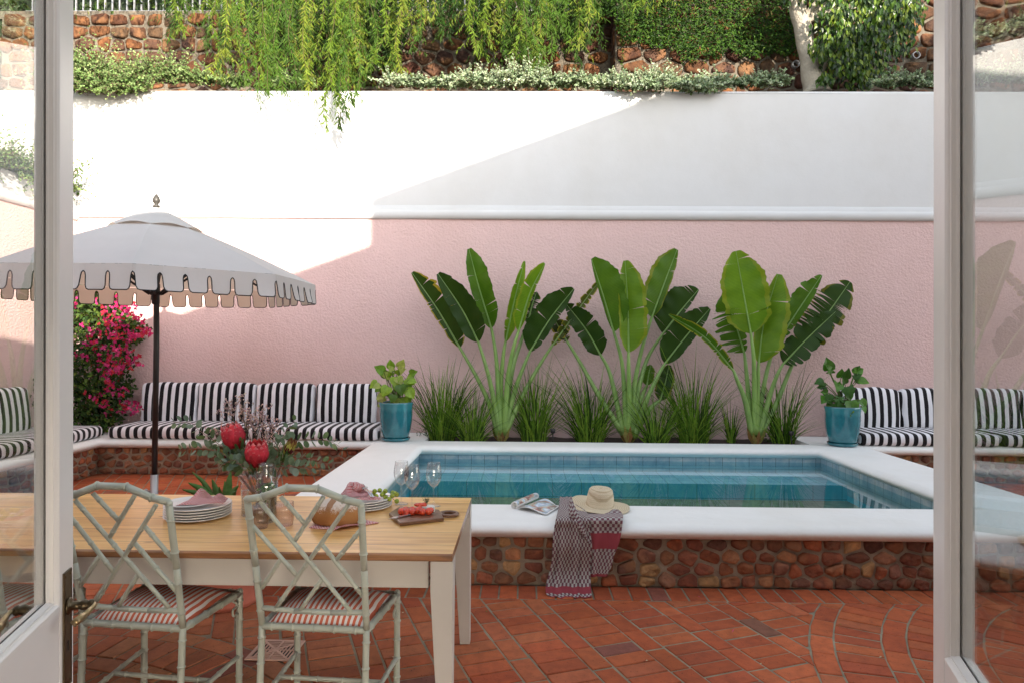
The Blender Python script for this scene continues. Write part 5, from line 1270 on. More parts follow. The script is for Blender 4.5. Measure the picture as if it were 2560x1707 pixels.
bop(1660,600,1440,8.12,'rightmost bird of paradise with a pale broad leaf and comb-like torn leaves',[
 ([(575,1400),(530,1180),(480,1050)],[(455,985),(270,770),(30,618)],30,46,.7,MG,-.25,.5,30),
 ([(570,1400),(550,1120),(535,960)],[(525,870),(470,690),(395,480)],120,45,1.1,MG,.02,.2,31),
 ([(590,1400),(590,1100),(585,900)],[(568,745),(520,480),(470,205)],118,140,.45,LG,-.22,.15,32),
 ([(600,1400),(610,1150),(615,1010)],[(618,935),(655,660),(745,355)],52,128,.35,LG,-.10,.3,34),
 ([(610,1400),(640,1150),(690,920)],[(740,800),(890,570),(1030,362)],90,40,.6,MG,.12,.3,35),
 ([(620,1410),(690,1150),(740,1010)],[(778,940),(940,770),(1120,600)],95,85,.9,DG,-.12,.15,37),
 ([(625,1410),(740,1180),(830,960)],[(900,820),(1070,610),(1215,405)],165,90,1.6,DG,.08,.1,38)])
# ------------------------------------------------------------------ grass clumps
def grass(name,p,n,hh,spread,label,group,cols,wid=.0065,droop=.5,cat='grass'):
    b=MB()
    for i in range(n):
        a=rnd.random()*6.283; r_=spread*.20*math.sqrt(rnd.random()); q=Vector((p[0]+r_*math.cos(a),p[1]+r_*.6*math.sin(a),p[2]))
        a2=a+rnd.uniform(-.8,.8); ln=hh*(.3+.75*rnd.random()**1.2); out=spread*rnd.uniform(.1,1)*(1 if ln>.5*hh else 1.3); dr=droop*rnd.uniform(.1,1.2)*ln
        c=jit(rnd.choice(cols),.2); N=7; w=wid*rnd.uniform(.6,1.2); sd=Vector((-math.sin(a2),math.cos(a2),0)); sd=(sd*.5+Vector((1,0,0))*.8).normalized(); vs=[]
        for k in range(N+1):
            t=k/N; pt=q+Vector((math.cos(a2)*out*t**1.5,math.sin(a2)*out*.55*t**1.5,ln*t-dr*t**3*.55)); ww=w*(1-t**2)*.5+.0004
            if pt.y>YW-.03: pt.y=YW-.03
            vs+= [pt-sd*ww,pt+sd*ww]
        b.add(vs,[(2*k,2*k+1,2*k+3,2*k+2) for k in range(N)],smooth=True,col=c)
    return tag(b.build(name,M['leaf']),label,cat,group)
GC=[(.055,.11,.012),(.10,.20,.02),(.025,.055,.01),(.20,.32,.04),(.15,.26,.03)]
gl=[(1105,8.15,150,.74,.40,'grass clump at the left end of the planter beside the left teal pot'),(1180,8.0,120,.55,.34,'low bright grass clump just left of the leftmost bird of paradise foot'),(1335,8.2,150,.72,.38,'grass clump between the leftmost and middle bird of paradise, nearer the left one'),(1475,8.15,170,.76,.44,'dense dark grass clump just left of the middle bird of paradise'),(1640,8.0,110,.55,.36,'low grass clump just right of the middle bird of paradise foot'),(1735,8.15,190,.80,.42,'bushy grass clump midway between the middle and rightmost bird of paradise'),(1828,8.2,35,.46,.13,'small thin grass tuft left of the rightmost bird of paradise'),(1958,8.15,100,.72,.36,'upright grass clump right of the rightmost bird of paradise')]
for (px,y,n,h_,sp_,l) in gl:
    q=P(px,1100,y); grass('grass_clump',(q.x,y,.36),int(n*1.5),h_*1.6,sp_*1.8,l,'grass clumps in the planter',GC,.0115,.7)
for (px,y,ox) in((1078,8.3,0),(1932,8.25,1)):
    b=MB(); q=P(px,1090,y)
    for i in range(420):
        d=rdir(); d.z=abs(d.z); c0=Vector((q.x+rnd.gauss(0,.07),y+rnd.gauss(0,.06),.38+abs(rnd.gauss(0,.07)))); b.leaf(c0,d,rdir(),.022,.014,jit((.06,.10,.03),.4))
    tag(b.build('ground_herb',M['leaf']),['tiny creeping herb in the left planter corner','tiny creeping herb in the right planter corner'][ox],'plant',kind='stuff')
for px in(1382,1978):
    q=P(px,1100,7.98); b=MB(); b.tube([(q.x,7.98,.36),(q.x,7.98,.50)],.007,8); b.lathe([(.012,.50),(.026,.505),(.03,.55),(.022,.553),(.0,.54)],(q.x,7.98,0),12)
    tag(b.build('garden_spotlight',M['black_metal']),'small black spike light in the planter, %s'%('right of the leftmost bird of paradise' if px<1500 else 'at its right end'),'spotlight')
# ------------------------------------------------------------------ pot plants (heart shaped and split leaves)
def heart(b,c,d,nrm,S_,col,splits=0,seed=0):
    d=d.normalized(); x=d.cross(nrm).normalized(); n=x.cross(d); r=random.Random(seed)
    out=[]; N=22
    for i in range(N+1):
        t=math.pi*2*i/N-math.pi; rr=S_*(.56-.08*math.cos(t)*0)
        X=math.sin(t)*S_*.52*(1+.25*math.cos(t)); Y=-math.cos(t)*S_*.52*(1) + S_*.42
        if abs(t)<.5: Y+= S_*.16*(1-abs(t)/.5)      # notch
        if abs(abs(t)-math.pi)<.5: Y+=S_*.16*(1-abs(abs(t)-math.pi)/.5)
        if splits and i%3==1 and 3<i<N-3: X*=.45; 
        out.append((X,Y))
    vs=[c+d*(S_*.16)]
    for X,Y in out:
        h=-abs(X)**1.4*1.2*0-((Y-.3*S_)**2)*3.2+abs(X)*.22
        vs.append(c+x*X+d*Y+n*h)
    b.add(vs,[(0,i,i+1) for i in range(1,N+1)],smooth=True,col=col)
def potplant(pot,name,leaves,label,cols,splits,sd_):
    t=empty(name,pot.location+Vector((0,0,.41)),label,'plant'); o=-t.location; rr=random.Random(sd_)
    leaves=leaves+[(a+rr.uniform(-9,9),b_+rr.uniform(-4,12),c_*.85,d_+.07,e_+rr.uniform(-.4,.4),f_+rr.uniform(-.4,.3)) for (a,b_,c_,d_,e_,f_) in leaves]
    leaves=leaves+[(a+rr.uniform(-7,7),b_+rr.uniform(-2,18),c_*.8,d_-.03,e_+rr.uniform(-.5,.5),f_+rr.uniform(-.4,.3)) for (a,b_,c_,d_,e_,f_) in leaves[::2]]
    for (px,py,S_,dy,dx_,dz_) in leaves:
        c=P(px,py,pot.location.y+dy); base=pot.location+Vector((rr.uniform(-.05,.05),rr.uniform(-.03,.03),.41)); b=MB()
        dirv=Vector((dx_,-.25,dz_)); nr=Vector((rr.uniform(-.4,.4)+dx_*.3,-1,.45+rr.uniform(-.2,.4)))
        heart(b,c+o,dirv,nr,S_*.8,jit(rr.choice(cols),.12),splits and rr.random()<splits,rr.random()); lf=b.build('leaf',M['glossleaf'],t)
        b=MB(); b.tube(spline([base+o,(base*.45+c*.55)+Vector((0,0,.03))+o,c+o],5),.0045,6,col=(.12,.19,.04)); b.build('stalk',M['leaf'],lf)
    return t
rr_=random.Random(4); LV=[(945,955,.13,-.05,-.8,-.5),(960,930,.15,.02,-.5,.4),(978,920,.12,.06,-.1,.9),(972,965,.16,-.08,-.3,-.5),(990,940,.16,-.02,.0,-.3),(1000,960,.15,-.1,.2,-.8),(1015,945,.15,.03,.5,-.3),(1020,972,.15,-.06,.5,-.7),(998,918,.13,.08,.4,.6),(985,985,.12,-.1,-.2,-.8),(960,985,.13,-.02,-.6,-.6),(1008,992,.13,-.02,.3,-.8),(975,940,.14,.1,-.3,.1),(1024,935,.12,.08,.7,.3)]
potplant(pot1,'potted_plant',LV,'heart leaved green plant growing in the left teal pot',[(.13,.25,.015),(.24,.37,.03),(.07,.15,.012),(.34,.40,.09)],0,2)
LV2=[(2072,925,.17,-.02,-.2,.9),(2062,955,.15,.03,-.8,.0),(2070,985,.15,-.05,-.6,-.7),(2095,955,.16,-.04,-.1,-.2),(2110,945,.15,.04,.2,.5),(2118,965,.16,-.08,.1,-.8),(2135,935,.14,.05,.8,.6),(2145,950,.14,.0,.7,-.1),(2125,1000,.19,-.12,.15,-.8),(2100,990,.14,-.08,-.3,-.8),(2150,998,.12,.0,.6,-.8),(2085,1008,.13,-.03,-.5,-.8),(2105,1012,.11,-.1,.0,-.9)]
potplant(pot2,'potted_plant',LV2,'split leaved green plant growing in the right teal pot',[(.06,.16,.02),(.09,.22,.03),(.045,.12,.02)],.5,5)
# aloe
al=empty('aloe_plant',(-1.78,4.06,.47),'spiky green aloe in the terracotta pot behind the table','plant'); o=-al.location
for (x,y,w,dy) in((455,1222,.030,-.05),(470,1205,.034,.0),(480,1178,.022,.05),(530,1196,.040,.04),(577,1177,.036,.05),(597,1212,.034,-.02),(590,1226,.03,-.08),(505,1226,.03,-.12),(548,1215,.034,-.1),(562,1200,.03,.1)):
    tip=P(x,y,4.06+dy); bs=Vector((-1.78+(tip.x+1.78)*.12,4.06+dy*.2,.48)); mdl=(bs+tip)/2+Vector((0,0,.055 if abs(x-540)>30 else .02)); mid_=bs.lerp(mdl,.5)
    sp=spline([bs,mdl,tip],8); b=MB(); vs=[]; 
    for i,q in enumerate(sp):
        t=i/(len(sp)-1); d=(sp[min(i+1,len(sp)-1)]-sp[max(0,i-1)]).normalized(); sd=d.cross(Vector((0,-1,.6))).normalized(); nn=sd.cross(d); ww=w*(1-t)**.75+.001
        sp_=.12*((i%2)) 
        vs+=[q-sd*ww*(1+sp_)+o,q-nn*ww*.45+o,q+sd*ww*(1+sp_)+o,q+nn*ww*.15+o]
    b.add(vs,[(4*i+k,4*i+(k+1)%4,4*i+4+(k+1)%4,4*i+4+k) for i in range(len(sp)-1) for k in range(4)],col=jit((.10,.19,.05),.15)); b.build('leaf',M['leaf'],al)
# ------------------------------------------------------------------ flowers in the vase
vt=Vector((pv.x,pv.y,ZTB)); FY=pv.y
def zf(x,y): return 380+x/3.92,950+y/3.92
def FP(x,y,dy=0): return P(*zf(x,y),FY+dy)
M['velvet']=foliage('protea_bract',.6,.2,.2)
def protea(c,axis,S_,label,bud=False):
    t=empty('protea_flower',c,label,'flower'); ax=axis.normalized(); x=ax.cross(Vector((0,1,0.1))).normalized(); y=ax.cross(x)
    b=MB()
    rowsN=6
    for k in range(rowsN):
        f=k/(rowsN-1); h0=-.52+.60*f; nb=(9 if k<4 else 10) if not bud else 6; rad=S_*(.22+.24*math.sin(math.pi*(.12+.60*f)))*(1 if not bud else .62)
        for i in range(nb):
            an=2*math.pi*(i+.5*(k%2)+rnd.uniform(-.12,.12))/nb; rd=x*math.cos(an)+y*math.sin(an); tn=ax.cross(rd)
            base=mixc((.30,.008,.02),(.62,.05,.075),f)
            col=base if not bud else mixc((.42,.40,.08),(.12,.02,.02),max(0,f*1.5-.6)); col=jit(col,.16)
            ln=S_*(.50+.12*f)*rnd.uniform(.92,1.08); w=S_*.34*(1 if not bud else .6)*(.75+.25*f); rows=[]
            for (s_,ws,o_) in((0,.5,-.06),(.28,1,.05),(.58,.98,.10),(.82,.62,.085),(1,.10,.03)):
                cc=ax*(S_*h0+ln*s_)+rd*(rad*(1-.35*max(0,(h0+s_*.5)))+S_*o_*.8)
                rows.append([cc-tn*w*ws*.5-rd*S_*.07*ws,cc+rd*S_*.02,cc+tn*w*ws*.5-rd*S_*.07*ws])
            vs=[v for r_ in rows for v in r_]
            b.add(vs,[(3*q+m_,3*q+m_+1,3*q+m_+4,3*q+m_+3) for q in range(3) for m_ in(0,1)],col=col)
            tipc=mixc(col,(.72,.25,.27),.2+.3*f) if not bud else col
            b.add(vs[9:],[(0,1,4,3),(1,2,5,4)],col=tipc)
            if not bud and k>=3: b.tube([rows[3][0],rows[4][1],rows[3][2]],S_*.006,4,col=(.78,.42,.42))
    b.ball(ax*(-S_*.05),S_*.33,14,10,(1,1,1.2),col=(.38,.03,.04) if not bud else (.10,.015,.02)); b.build('flower_head',M['velvet'],t)
    b=MB(); b.tube(spline([-ax*S_*.4,-ax*S_*.9-Vector((0,0,S_*.2)),(vt+Vector((rnd.uniform(-.04,.04),rnd.uniform(-.03,.03),.03)))-c],6),.006,8,col=(.16,.05,.03)); b.build('stem',M['stalk'],t)
    b=MB(); 
    for i in range(16):
        an=rnd.random()*6.28; rd=x*math.cos(an)+y*math.sin(an); bs=-ax*S_*rnd.uniform(.55,1.15)+rd*.004; d=(rd*.75+ax*.85).normalized(); L_=S_*rnd.uniform(.65,.95)
        sd=d.cross(rd).normalized(); w=S_*.13; vs=[bs-sd*w*.3,bs+sd*w*.3,bs+d*L_*.5+sd*w*.6+rd*.006,bs+d*L_*.9+sd*w*.45,bs+d*L_,bs+d*L_*.9-sd*w*.45,bs+d*L_*.5-sd*w*.6+rd*.006]
        b.add(vs,[tuple(range(7))],col=jit((.09,.14,.06),.2))
    b.build('leaf',M['leaf'],t)
protea(FP(808,565,-.02),Vector((-.33,-.12,1)),.100,'left red protea bloom tilting left in the glass vase')
protea(FP(1028,735,-.07),Vector((.05,-.22,1)),.100,'right red protea bloom, lower and nearer, in the glass vase')
protea(FP(725,745,-.03),Vector((-.75,-.1,.85)),.082,'yellow green protea bud with dark tip left of the blooms',True)
protea(FP(1345,660,.0),Vector((.5,.0,.9)),.07,'yellow protea bud on the right among eucalyptus leaves',True)
EU=[(.13,.19,.14),(.17,.23,.18),(.10,.15,.08),(.20,.25,.19)]
def euc(path,label,S_=.043,rl=.13):
    pts=[FP(*q[:2],q[2]) for q in path]; sp=spline([vt+Vector((rnd.uniform(-.02,.02),0,.06)),vt+Vector((0,0,.22))]+pts,7); t=empty('eucalyptus_branch',vt+Vector((0,0,.05)),label,'branch','eucalyptus branches in the vase'); o=-t.location
    b=MB(); b.tube([q+o for q in sp],[lerp(.0026,.0008,i/len(sp)) for i in range(len(sp))],6,col=(.22,.12,.09)); b.build('twig',M['stalk'],t)
    b=MB(); n=len(sp); ln=0
    for i in range(9,n):
        d=(sp[i]-sp[i-1]); ln+=d.length
        if ln<.021: continue
        ln=0; d.normalize(); f=(i-9)/(n-9)
        for s_ in(-1,1):
            sd=d.cross(Vector((rnd.uniform(-.7,.7),-1,rnd.uniform(-.7,.7)))).normalized()*s_; ld=(sd+d*.55+rv(.25)).normalized(); nr=rdir(); L_=S_*rnd.uniform(.8,1.2)*lerp(1.1,.6,f); c=sp[i]+ld*.006
            x=ld.cross(nr).normalized(); nn=x.cross(ld); vs=[]; K_=10
            for k in range(K_): a=2*math.pi*k/K_; vs.append(c+ld*(L_*.5-math.cos(a)*L_*.5)+x*math.sin(a)*L_*.36+nn*(abs(math.sin(a))*L_*.08)+o)
            vs.append(c+ld*L_*.5+o); b.add(vs,[(K_,k,(k+1)%K_) for k in range(K_)],smooth=True,col=jit(rnd.choice(EU),.12))
    b.build('leaves',M['leaf'],t)
euc([(850,760,-.03),(620,600,-.05),(450,480,-.04),(390,420,-.03),(205,408,-.02)],'eucalyptus branch reaching far left and highest on that side')
euc([(820,800,-.06),(640,690,-.08),(440,670,-.06),(265,685,-.05)],'eucalyptus branch pointing left and level, with round leaves')
euc([(860,820,-.08),(760,800,-.1),(640,760,-.08),(560,640,-.05)],'short eucalyptus branch low on the left of the vase')
euc([(1180,800,0),(1330,620,.03),(1560,575,.05),(1750,600,.05),(1880,680,.05)],'eucalyptus branch reaching farthest right and arching down')
euc([(1200,840,-.05),(1380,770,-.06),(1560,770,-.05),(1740,820,-.04)],'eucalyptus branch low on the right of the vase')
euc([(1170,800,.05),(1250,640,.06),(1300,520,.06),(1370,420,.07),(1400,400,.07)],'upright eucalyptus branch right of the proteas')
euc([(1210,860,-.08),(1350,840,-.1),(1500,860,-.1),(1600,840,-.08)],'short eucalyptus branch lowest on the right, over the vase rim')
euc([(900,850,-.1),(840,800,-.12),(800,780,-.12),(700,820,-.12)],'tiny eucalyptus sprig over the left vase rim')
euc([(1150,760,.1),(1200,640,.1),(1220,560,.1),(1260,600,.1)],'eucalyptus sprig behind the right bloom')
euc([(950,760,.08),(760,640,.08),(640,560,.08),(560,480,.08)],'eucalyptus sprig behind the left bloom')
# statice sprays
ST=[(.62,.42,.48),(.72,.54,.58),(.42,.26,.32)]
def statice(tips,base,label,dy):
    t=empty('statice_spray',vt+Vector((0,0,.1)),label,'flower','dusty purple statice sprays in the vase'); o=-t.location; b=MB(); f=MB()
    bs=FP(*base,dy)
    b.tube([vt+Vector((0,.02,.05))+o,bs+o],.0016,5,col=(.08,.09,.05))
    for (x,y) in tips:
        e=FP(x,y,dy+rnd.uniform(-.05,.05)); mid_=bs.lerp(e,.55)+Vector((rnd.uniform(-.01,.01),0,-.004)); b.tube(spline([bs,mid_,e],4)and[q+o for q in spline([bs,mid_,e],4)],.0009,4,col=(.10,.09,.06))
        for k in range(9):
            st_=mid_.lerp(e,rnd.uniform(.2,1.0)); tp=st_+Vector((rnd.uniform(-.016,.016),rnd.uniform(-.015,.015),rnd.uniform(.004,.022))); b.tube([st_+o,tp+o],.0006,4,col=(.09,.08,.06))
            for m_ in range(4): f.ball(tp+rv(.0045)+o,rnd.uniform(.0016,.0028),6,4,(1,1,1.3),col=jit(rnd.choice(ST),.25))
    b.build('stems',M['leaf'],t); tag(f.build('florets',M['petal'],t),kind='stuff')
statice([(870,150),(905,170),(880,240),(900,290),(935,300),(960,265)],(930,560),'tallest statice spray above the left protea',.0)
statice([(780,185),(700,210),(830,190),(740,250),(700,260),(650,310),(760,290)],(850,540),'statice spray leaning left above the left protea',.05)
statice([(1050,270),(1090,290),(1155,262),(1010,320),(1060,330),(1110,330),(980,350),(1130,380)],(1010,600),'broad statice spray between the two proteas',.06)
statice([(1240,400),(1190,390),(1265,405),(1170,450),(1100,430),(1200,500),(1240,515)],(1080,640),'statice spray leaning right above the right protea',.02)
statice([(860,320),(900,380),(940,400),(980,420),(1030,400),(1060,450),(920,450),(1000,470),(960,340)],(980,620),'low dense statice spray behind the proteas',.08)
statice([(530,495),(600,500),(570,490),(730,440),(700,470),(760,430)],(800,640),'small statice spray low on the left',.02)
statice([(1120,490),(1150,560),(1060,520),(1190,600),(1100,590),(1060,600)],(1060,700),'small statice spray just right of centre',.04)
# ------------------------------------------------------------------ bougainvillea in the corner
BG=[(.03,.06,.015),(.05,.09,.02),(.02,.04,.012),(.08,.12,.02)]; PK=[(.46,.025,.16),(.55,.06,.24),(.38,.018,.11),(.42,.03,.06)]
t=empty('bougainvillea',(-5.2,8.2,.40),'pink flowering bougainvillea climbing the corner behind the striped benches','plant'); o=-t.location
blobs=[]
for (px,py,r_,y) in((205,760,55,8.3),(260,800,60,8.3),(205,850,60,8.2),(300,830,45,8.35),(230,930,65,8.2),(290,900,45,8.3),(260,1000,60,8.2),(200,1000,60,8.2),(330,825,28,8.4),(310,960,30,8.3),(280,770,38,8.35),(150,780,60,8.2),(120,850,50,8.1),(150,950,60,8.1),(95,960,26,7.9),(215,1045,40,8.2),(262,1052,36,8.2),(240,715,55,8.3),(180,715,45,8.3),(290,730,28,8.35)):
    blobs.append((P(px,py,y),r_/203))
b=MB(); pk=MB(); wd=MB()
for c,r_ in blobs:
    for i in range(int(1500*r_*r_*2.3)+60):
        q=c+rdir()*r_*rnd.random()**.45*1.05; q.y=min(YW-.03,max(q.y,c.y-r_*.8)); q.x=max(q.x,XL+.03)
        d=rdir(); d.z-=.5; b.leaf(q+o,d,Vector((rnd.uniform(-.6,.6),-1,rnd.uniform(-.2,1))),rnd.uniform(.045,.075),rnd.uniform(.03,.045),jit(rnd.choice(BG),.3),.25,.15)
for (px,py,n,sp) in((290,745,14,22),(318,770,14,24),(262,790,16,26),(340,800,14,20),(300,820,18,26),(325,838,14,20),(270,850,16,26),(285,885,20,24),(225,830,10,20),(235,865,14,20),(350,835,8,16),(370,832,6,10),(262,905,14,22),(205,885,10,18),(325,890,12,18),(345,905,8,14),(275,915,14,22),(275,960,18,18),(310,925,14,18),(230,1000,10,14),(258,1012,10,12),(320,1012,12,18),(335,1018,6,12),(300,980,10,16),(310,700,8,16),(300,670,6,10),(190,760,6,18),(250,740,12,24),(90,785,6,8),(365,826,5,10),(100,890,5,10),(285,1030,8,16)):
    for i in range(n):
        q=P(px+rnd.gauss(0,sp*.62),py+rnd.gauss(0,sp*.62),rnd.uniform(7.9,8.3))
        c=jit(rnd.choice(PK),.15)
        for k in range(3):
            a=rnd.random()*6.28; d=Vector((math.cos(a),-.3,math.sin(a))); pk.leaf(q+o,d,Vector((rnd.uniform(-.5,.5),-1,rnd.uniform(-.3,.6))),.040,.032,c,.2,.3)
for (pa,pb_) in(((290,820),(372,822)),((300,870),(350,850)),((250,1000),(130,960)),((150,960),(62,990)),((120,930),(85,1015)),((290,1000),(300,1060))):
    A,Bq=P(*pa,8.3),P(*pb_,8.2 if pb_[0]>140 else 7.7); sp=spline([A,(A+Bq)/2+Vector((0,0,.06)),Bq],6); wd.tube([q+o for q in sp],.004,5)
    for q in sp:
        for _ in range(4): b.leaf(q+rv(.03)+o,rdir(),Vector((0,-1,.3)),.05,.035,jit(rnd.choice(BG),.3),.25,.15)
for i in range(9):
    A=Vector((-5.35+rnd.uniform(-.15,.15),8.3,.42)); B2=rnd.choice(blobs)[0]; wd.tube([q+o for q in spline([A,(A+B2)/2+rv(.1),B2],6)],[.012]*3+[.008]*4+[.005]*6,6)
b.build('foliage',M['leaf'],t); pk.build('pink_bracts',M['petal'],t); wd.build('stems',M['darkbark'],t)
# ------------------------------------------------------------------ round leaved shrubs on the terrace edge
def shrub(pts,n,ln,cols,label,group,out=(0,-.5),S_=.031,name='terrace_shrub'):
    # pts: (x,y,z) seeds the sprigs start from
    b=MB(); w=MB()
    for i in range(n):
        p0=Vector(rnd.choice(pts))+Vector((rnd.uniform(-.09,.09),rnd.uniform(-.07,.07),rnd.uniform(-.02,.03)))
        d=Vector((rnd.uniform(-.7,.7)+out[0],rnd.uniform(-.8,.4)+out[1]*.5,rnd.uniform(.1,1))).normalized(); L_=ln*rnd.uniform(.45,1.15)*(.55+1.0*max(0,.45+1.3*mnoise.noise(Vector((p0.x*2.6,1.7,0))))); dr=rnd.uniform(.0,.9)*(1 if d.y<-.2 else .2)
        sp=[]; N=8
        for k in range(N+1):
            t=k/N; sp.append(p0+d*L_*t-Vector((0,0,1))*dr*L_*t*t*.8)
        w.tube(sp,.0025,4); c0=rnd.choice(cols)
        for k in range(1,N+1):
            f=k/N
            for s_ in range(3):
                dd=(rdir()+Vector((0,-.2,.5))).normalized(); s1=S_*rnd.uniform(.7,1.25)*(1.15-.5*f); b.leaf(sp[k],dd,Vector((rnd.uniform(-.8,.8),-.8,rnd.uniform(0,1.2))),s1*1.15,s1,jit(mixc(c0,cols[-1],f*.35),.22),.15,.12)
    o_=b.build('foliage',M['silver'])
    t_=empty(name,pts[0],label,'shrub',group); sh=-t_.location
    for v in o_.data.vertices: v.co+=sh
    o_.parent=t_; ww=w.build('twigs',M['darkbark'],t_)
    for v in ww.data.vertices: v.co+=sh
    return t_
GRN=[(.07,.13,.03),(.11,.18,.045),(.045,.085,.02),(.24,.32,.13)]; SLV=[(.12,.18,.08),(.20,.26,.14),(.06,.10,.045),(.42,.48,.34)]
def seeds(pxs,py,Y): return [tuple(P(px,py,Y)) for px in pxs]
gt='low shrubs growing along the top of the white wall'
shrub(seeds(range(150,300,12),205,8.62)+seeds(range(190,300,12),232,8.42),520,.46,GRN,'bright green shrub at the left end spilling over the white wall',gt,(0,-.6))
shrub(seeds(range(300,420,12),205,8.65)+seeds(range(310,370,12),228,8.46),280,.35,GRN,'green shrub second from the left on the white wall edge',gt,(0,-.3))
shrub(seeds(range(420,520,12),208,8.7),130,.27,GRN,'green shrub third from the left thinning out towards bare stone',gt)
shrub(seeds(range(560,620,12),215,8.8),70,.20,GRN,'small green shrub half under the hanging willow',gt)
shrub(seeds(range(700,780,12),215,8.8),60,.20,GRN,'sparse green shrub at the foot of the densest willow strands',gt)
nm=['silver leaved shrub starting the long row right of the willow','silver shrub second in the row, tall and pale','silver shrub third in the row below the middle willow strands','silver shrub fourth in the row below the wall corner','silver shrub in the row spilling over where the shade line starts','silver shrub sixth in the row in the last sunlight','silver shrub left of the pale tree trunk, in shade']
for i,(a,c,n,l) in enumerate(((975,1110,150,.20),(1110,1240,260,.27),(1240,1380,260,.25),(1380,1530,280,.25),(1530,1680,300,.29),(1680,1810,240,.27),(1810,1960,200,.20))):
    sd=seeds(range(a,c,12),215,8.68)
    if i in(4,5): sd+=seeds(range(a+20,c-20,14),226,8.46)
    shrub(sd,n,l,SLV,nm[i],gt,(0,-.3 if i!=4 else -.5))
shrub(seeds(range(2190,2290,12),215,8.75),110,.20,SLV,'silver shrub right of the pale tree trunk near the door frame',gt)
shrub(seeds(range(2290,2420,12),212,8.72),190,.28,SLV,'silver shrub partly behind the right door frame',gt)
shrub(seeds(range(2420,2600,12),208,8.68),200,.26,SLV,'silver shrub seen through the right door glass',gt)
# shrubs behind the low side wall
gsd='shrubs above the low side wall'
for i,(y0_,n,l,lb) in enumerate(((8.25,170,.42,'green shrub sprig showing just right of the left door frame'),(7.6,420,.50,'green shrub above the side wall seen through the left door glass'),(6.9,420,.46,'green shrub above the side wall at the left picture edge'))):
    pts_=[(XL-.12+rnd.uniform(-.25,.1),y0_+rnd.uniform(-.35,.3),3.36) for _ in range(14)]
    shrub(pts_,n,l,GRN,lb,gsd,(.35,.0),.03)
# ------------------------------------------------------------------ willow hanging over the terrace
WL=[(.09,.14,.012),(.05,.10,.01),(.125,.16,.018),(.02,.05,.006),(.035,.075,.008),(.015,.04,.006)]
wt=empty('willow_tree',(-2.4,10.75,4.6),'weeping willow whose strands hang over the stone retaining wall','tree'); o=-wt.location
b=MB(); tp=[Vector((-2.4,10.75,4.6)),Vector((-2.5,10.7,6.5)),Vector((-2.3,10.3,8.0)),Vector((-2.0,9.9,9.0))]; b.tube([q+o for q in spline(tp,5)],[.22]*6+[.18]*5+[.13]*5,12); b.build('trunk',M['bark'],wt)
limbs=[]
b=MB()
for (x1_,y1_,z1_) in((-6.0,9.2,7.3),(-4.6,9.4,7.6),(-3.3,9.1,7.7),(-1.5,9.2,7.6),(-.2,9.4,7.5),(1.2,9.3,7.3),(2.6,9.5,7.4),(-3.9,8.9,7.4),(-2.4,8.8,7.5)):
    s0=Vector((-2.1,10.0,8.6)); e=Vector((x1_,y1_,z1_)); sp=spline([s0,(s0+e)/2+Vector((0,0,.5)),e],8); limbs.append(sp); b.tube([q+o for q in sp],[lerp(.09,.015,i/len(sp)) for i in range(len(sp))],8)
b.build('limbs',M['bark'],wt)
lf=MB(); tw_=MB()
def strand(px,ytop,yend,Y,dense=1.0,drift=0):
    top=P(px+rnd.uniform(-6,6),ytop,Y); end=P(px+drift,yend,Y-.05); L_=(top-end).length; n=max(4,int(L_/.016)); ph=rnd.random()*9; c0=rnd.choice([WL[0],WL[1],WL[2],WL[4]] if Y<9.15 else WL[3:]); am=rnd.uniform(.05,.17); sp=[]  # strands farther back get darker leaves, depth shading put into the colour
    for i in range(n+1):
        t=i/n; q=top.lerp(end,t)+Vector((am*math.sin(t*4.2+ph)*t+am*.5*math.sin(t*9+ph*3)*t,.04*math.sin(t*4+ph*2),0)); sp.append(q)
    tw_.tube([q+o for q in sp[::5]+[sp[-1]]],.0022,4)
    for i in range(n+1):
        if rnd.random()>dense*.97 or mnoise.noise(Vector((i*.09,ph,0)))>.33: continue
        for s_ in range(2):
            d=Vector((rnd.uniform(-.9,.9),rnd.uniform(-.7,.5),-rnd.uniform(.35,1.0))).normalized()
            if i>n*.97: d=Vector((rnd.uniform(-.4,.4),0,-1)).normalized()
            lf.leaf(sp[i]+o,d,Vector((rnd.uniform(-.6,.6),-1,rnd.uniform(-.2,.6))),rnd.uniform(.055,.11),rnd.uniform(.010,.017),jit(c0,.25),.12,.1)
    # a side twig or two
    for _ in range(int(2+n/15)):
        k=rnd.randrange(int(n*.2),n); a=sp[k]; e=a+Vector((rnd.uniform(-.28,.28),rnd.uniform(-.1,.1),-rnd.uniform(.08,.3)))
        for m_ in range(12):
            q=a.lerp(e,m_/12); d=Vector((rnd.uniform(-.8,.8),rnd.uniform(-.5,.5),-rnd.uniform(.4,1))).normalized(); lf.leaf(q+o,d,Vector((0,-1,.2)),rnd.uniform(.045,.085),.011,jit(c0,.25),.1)
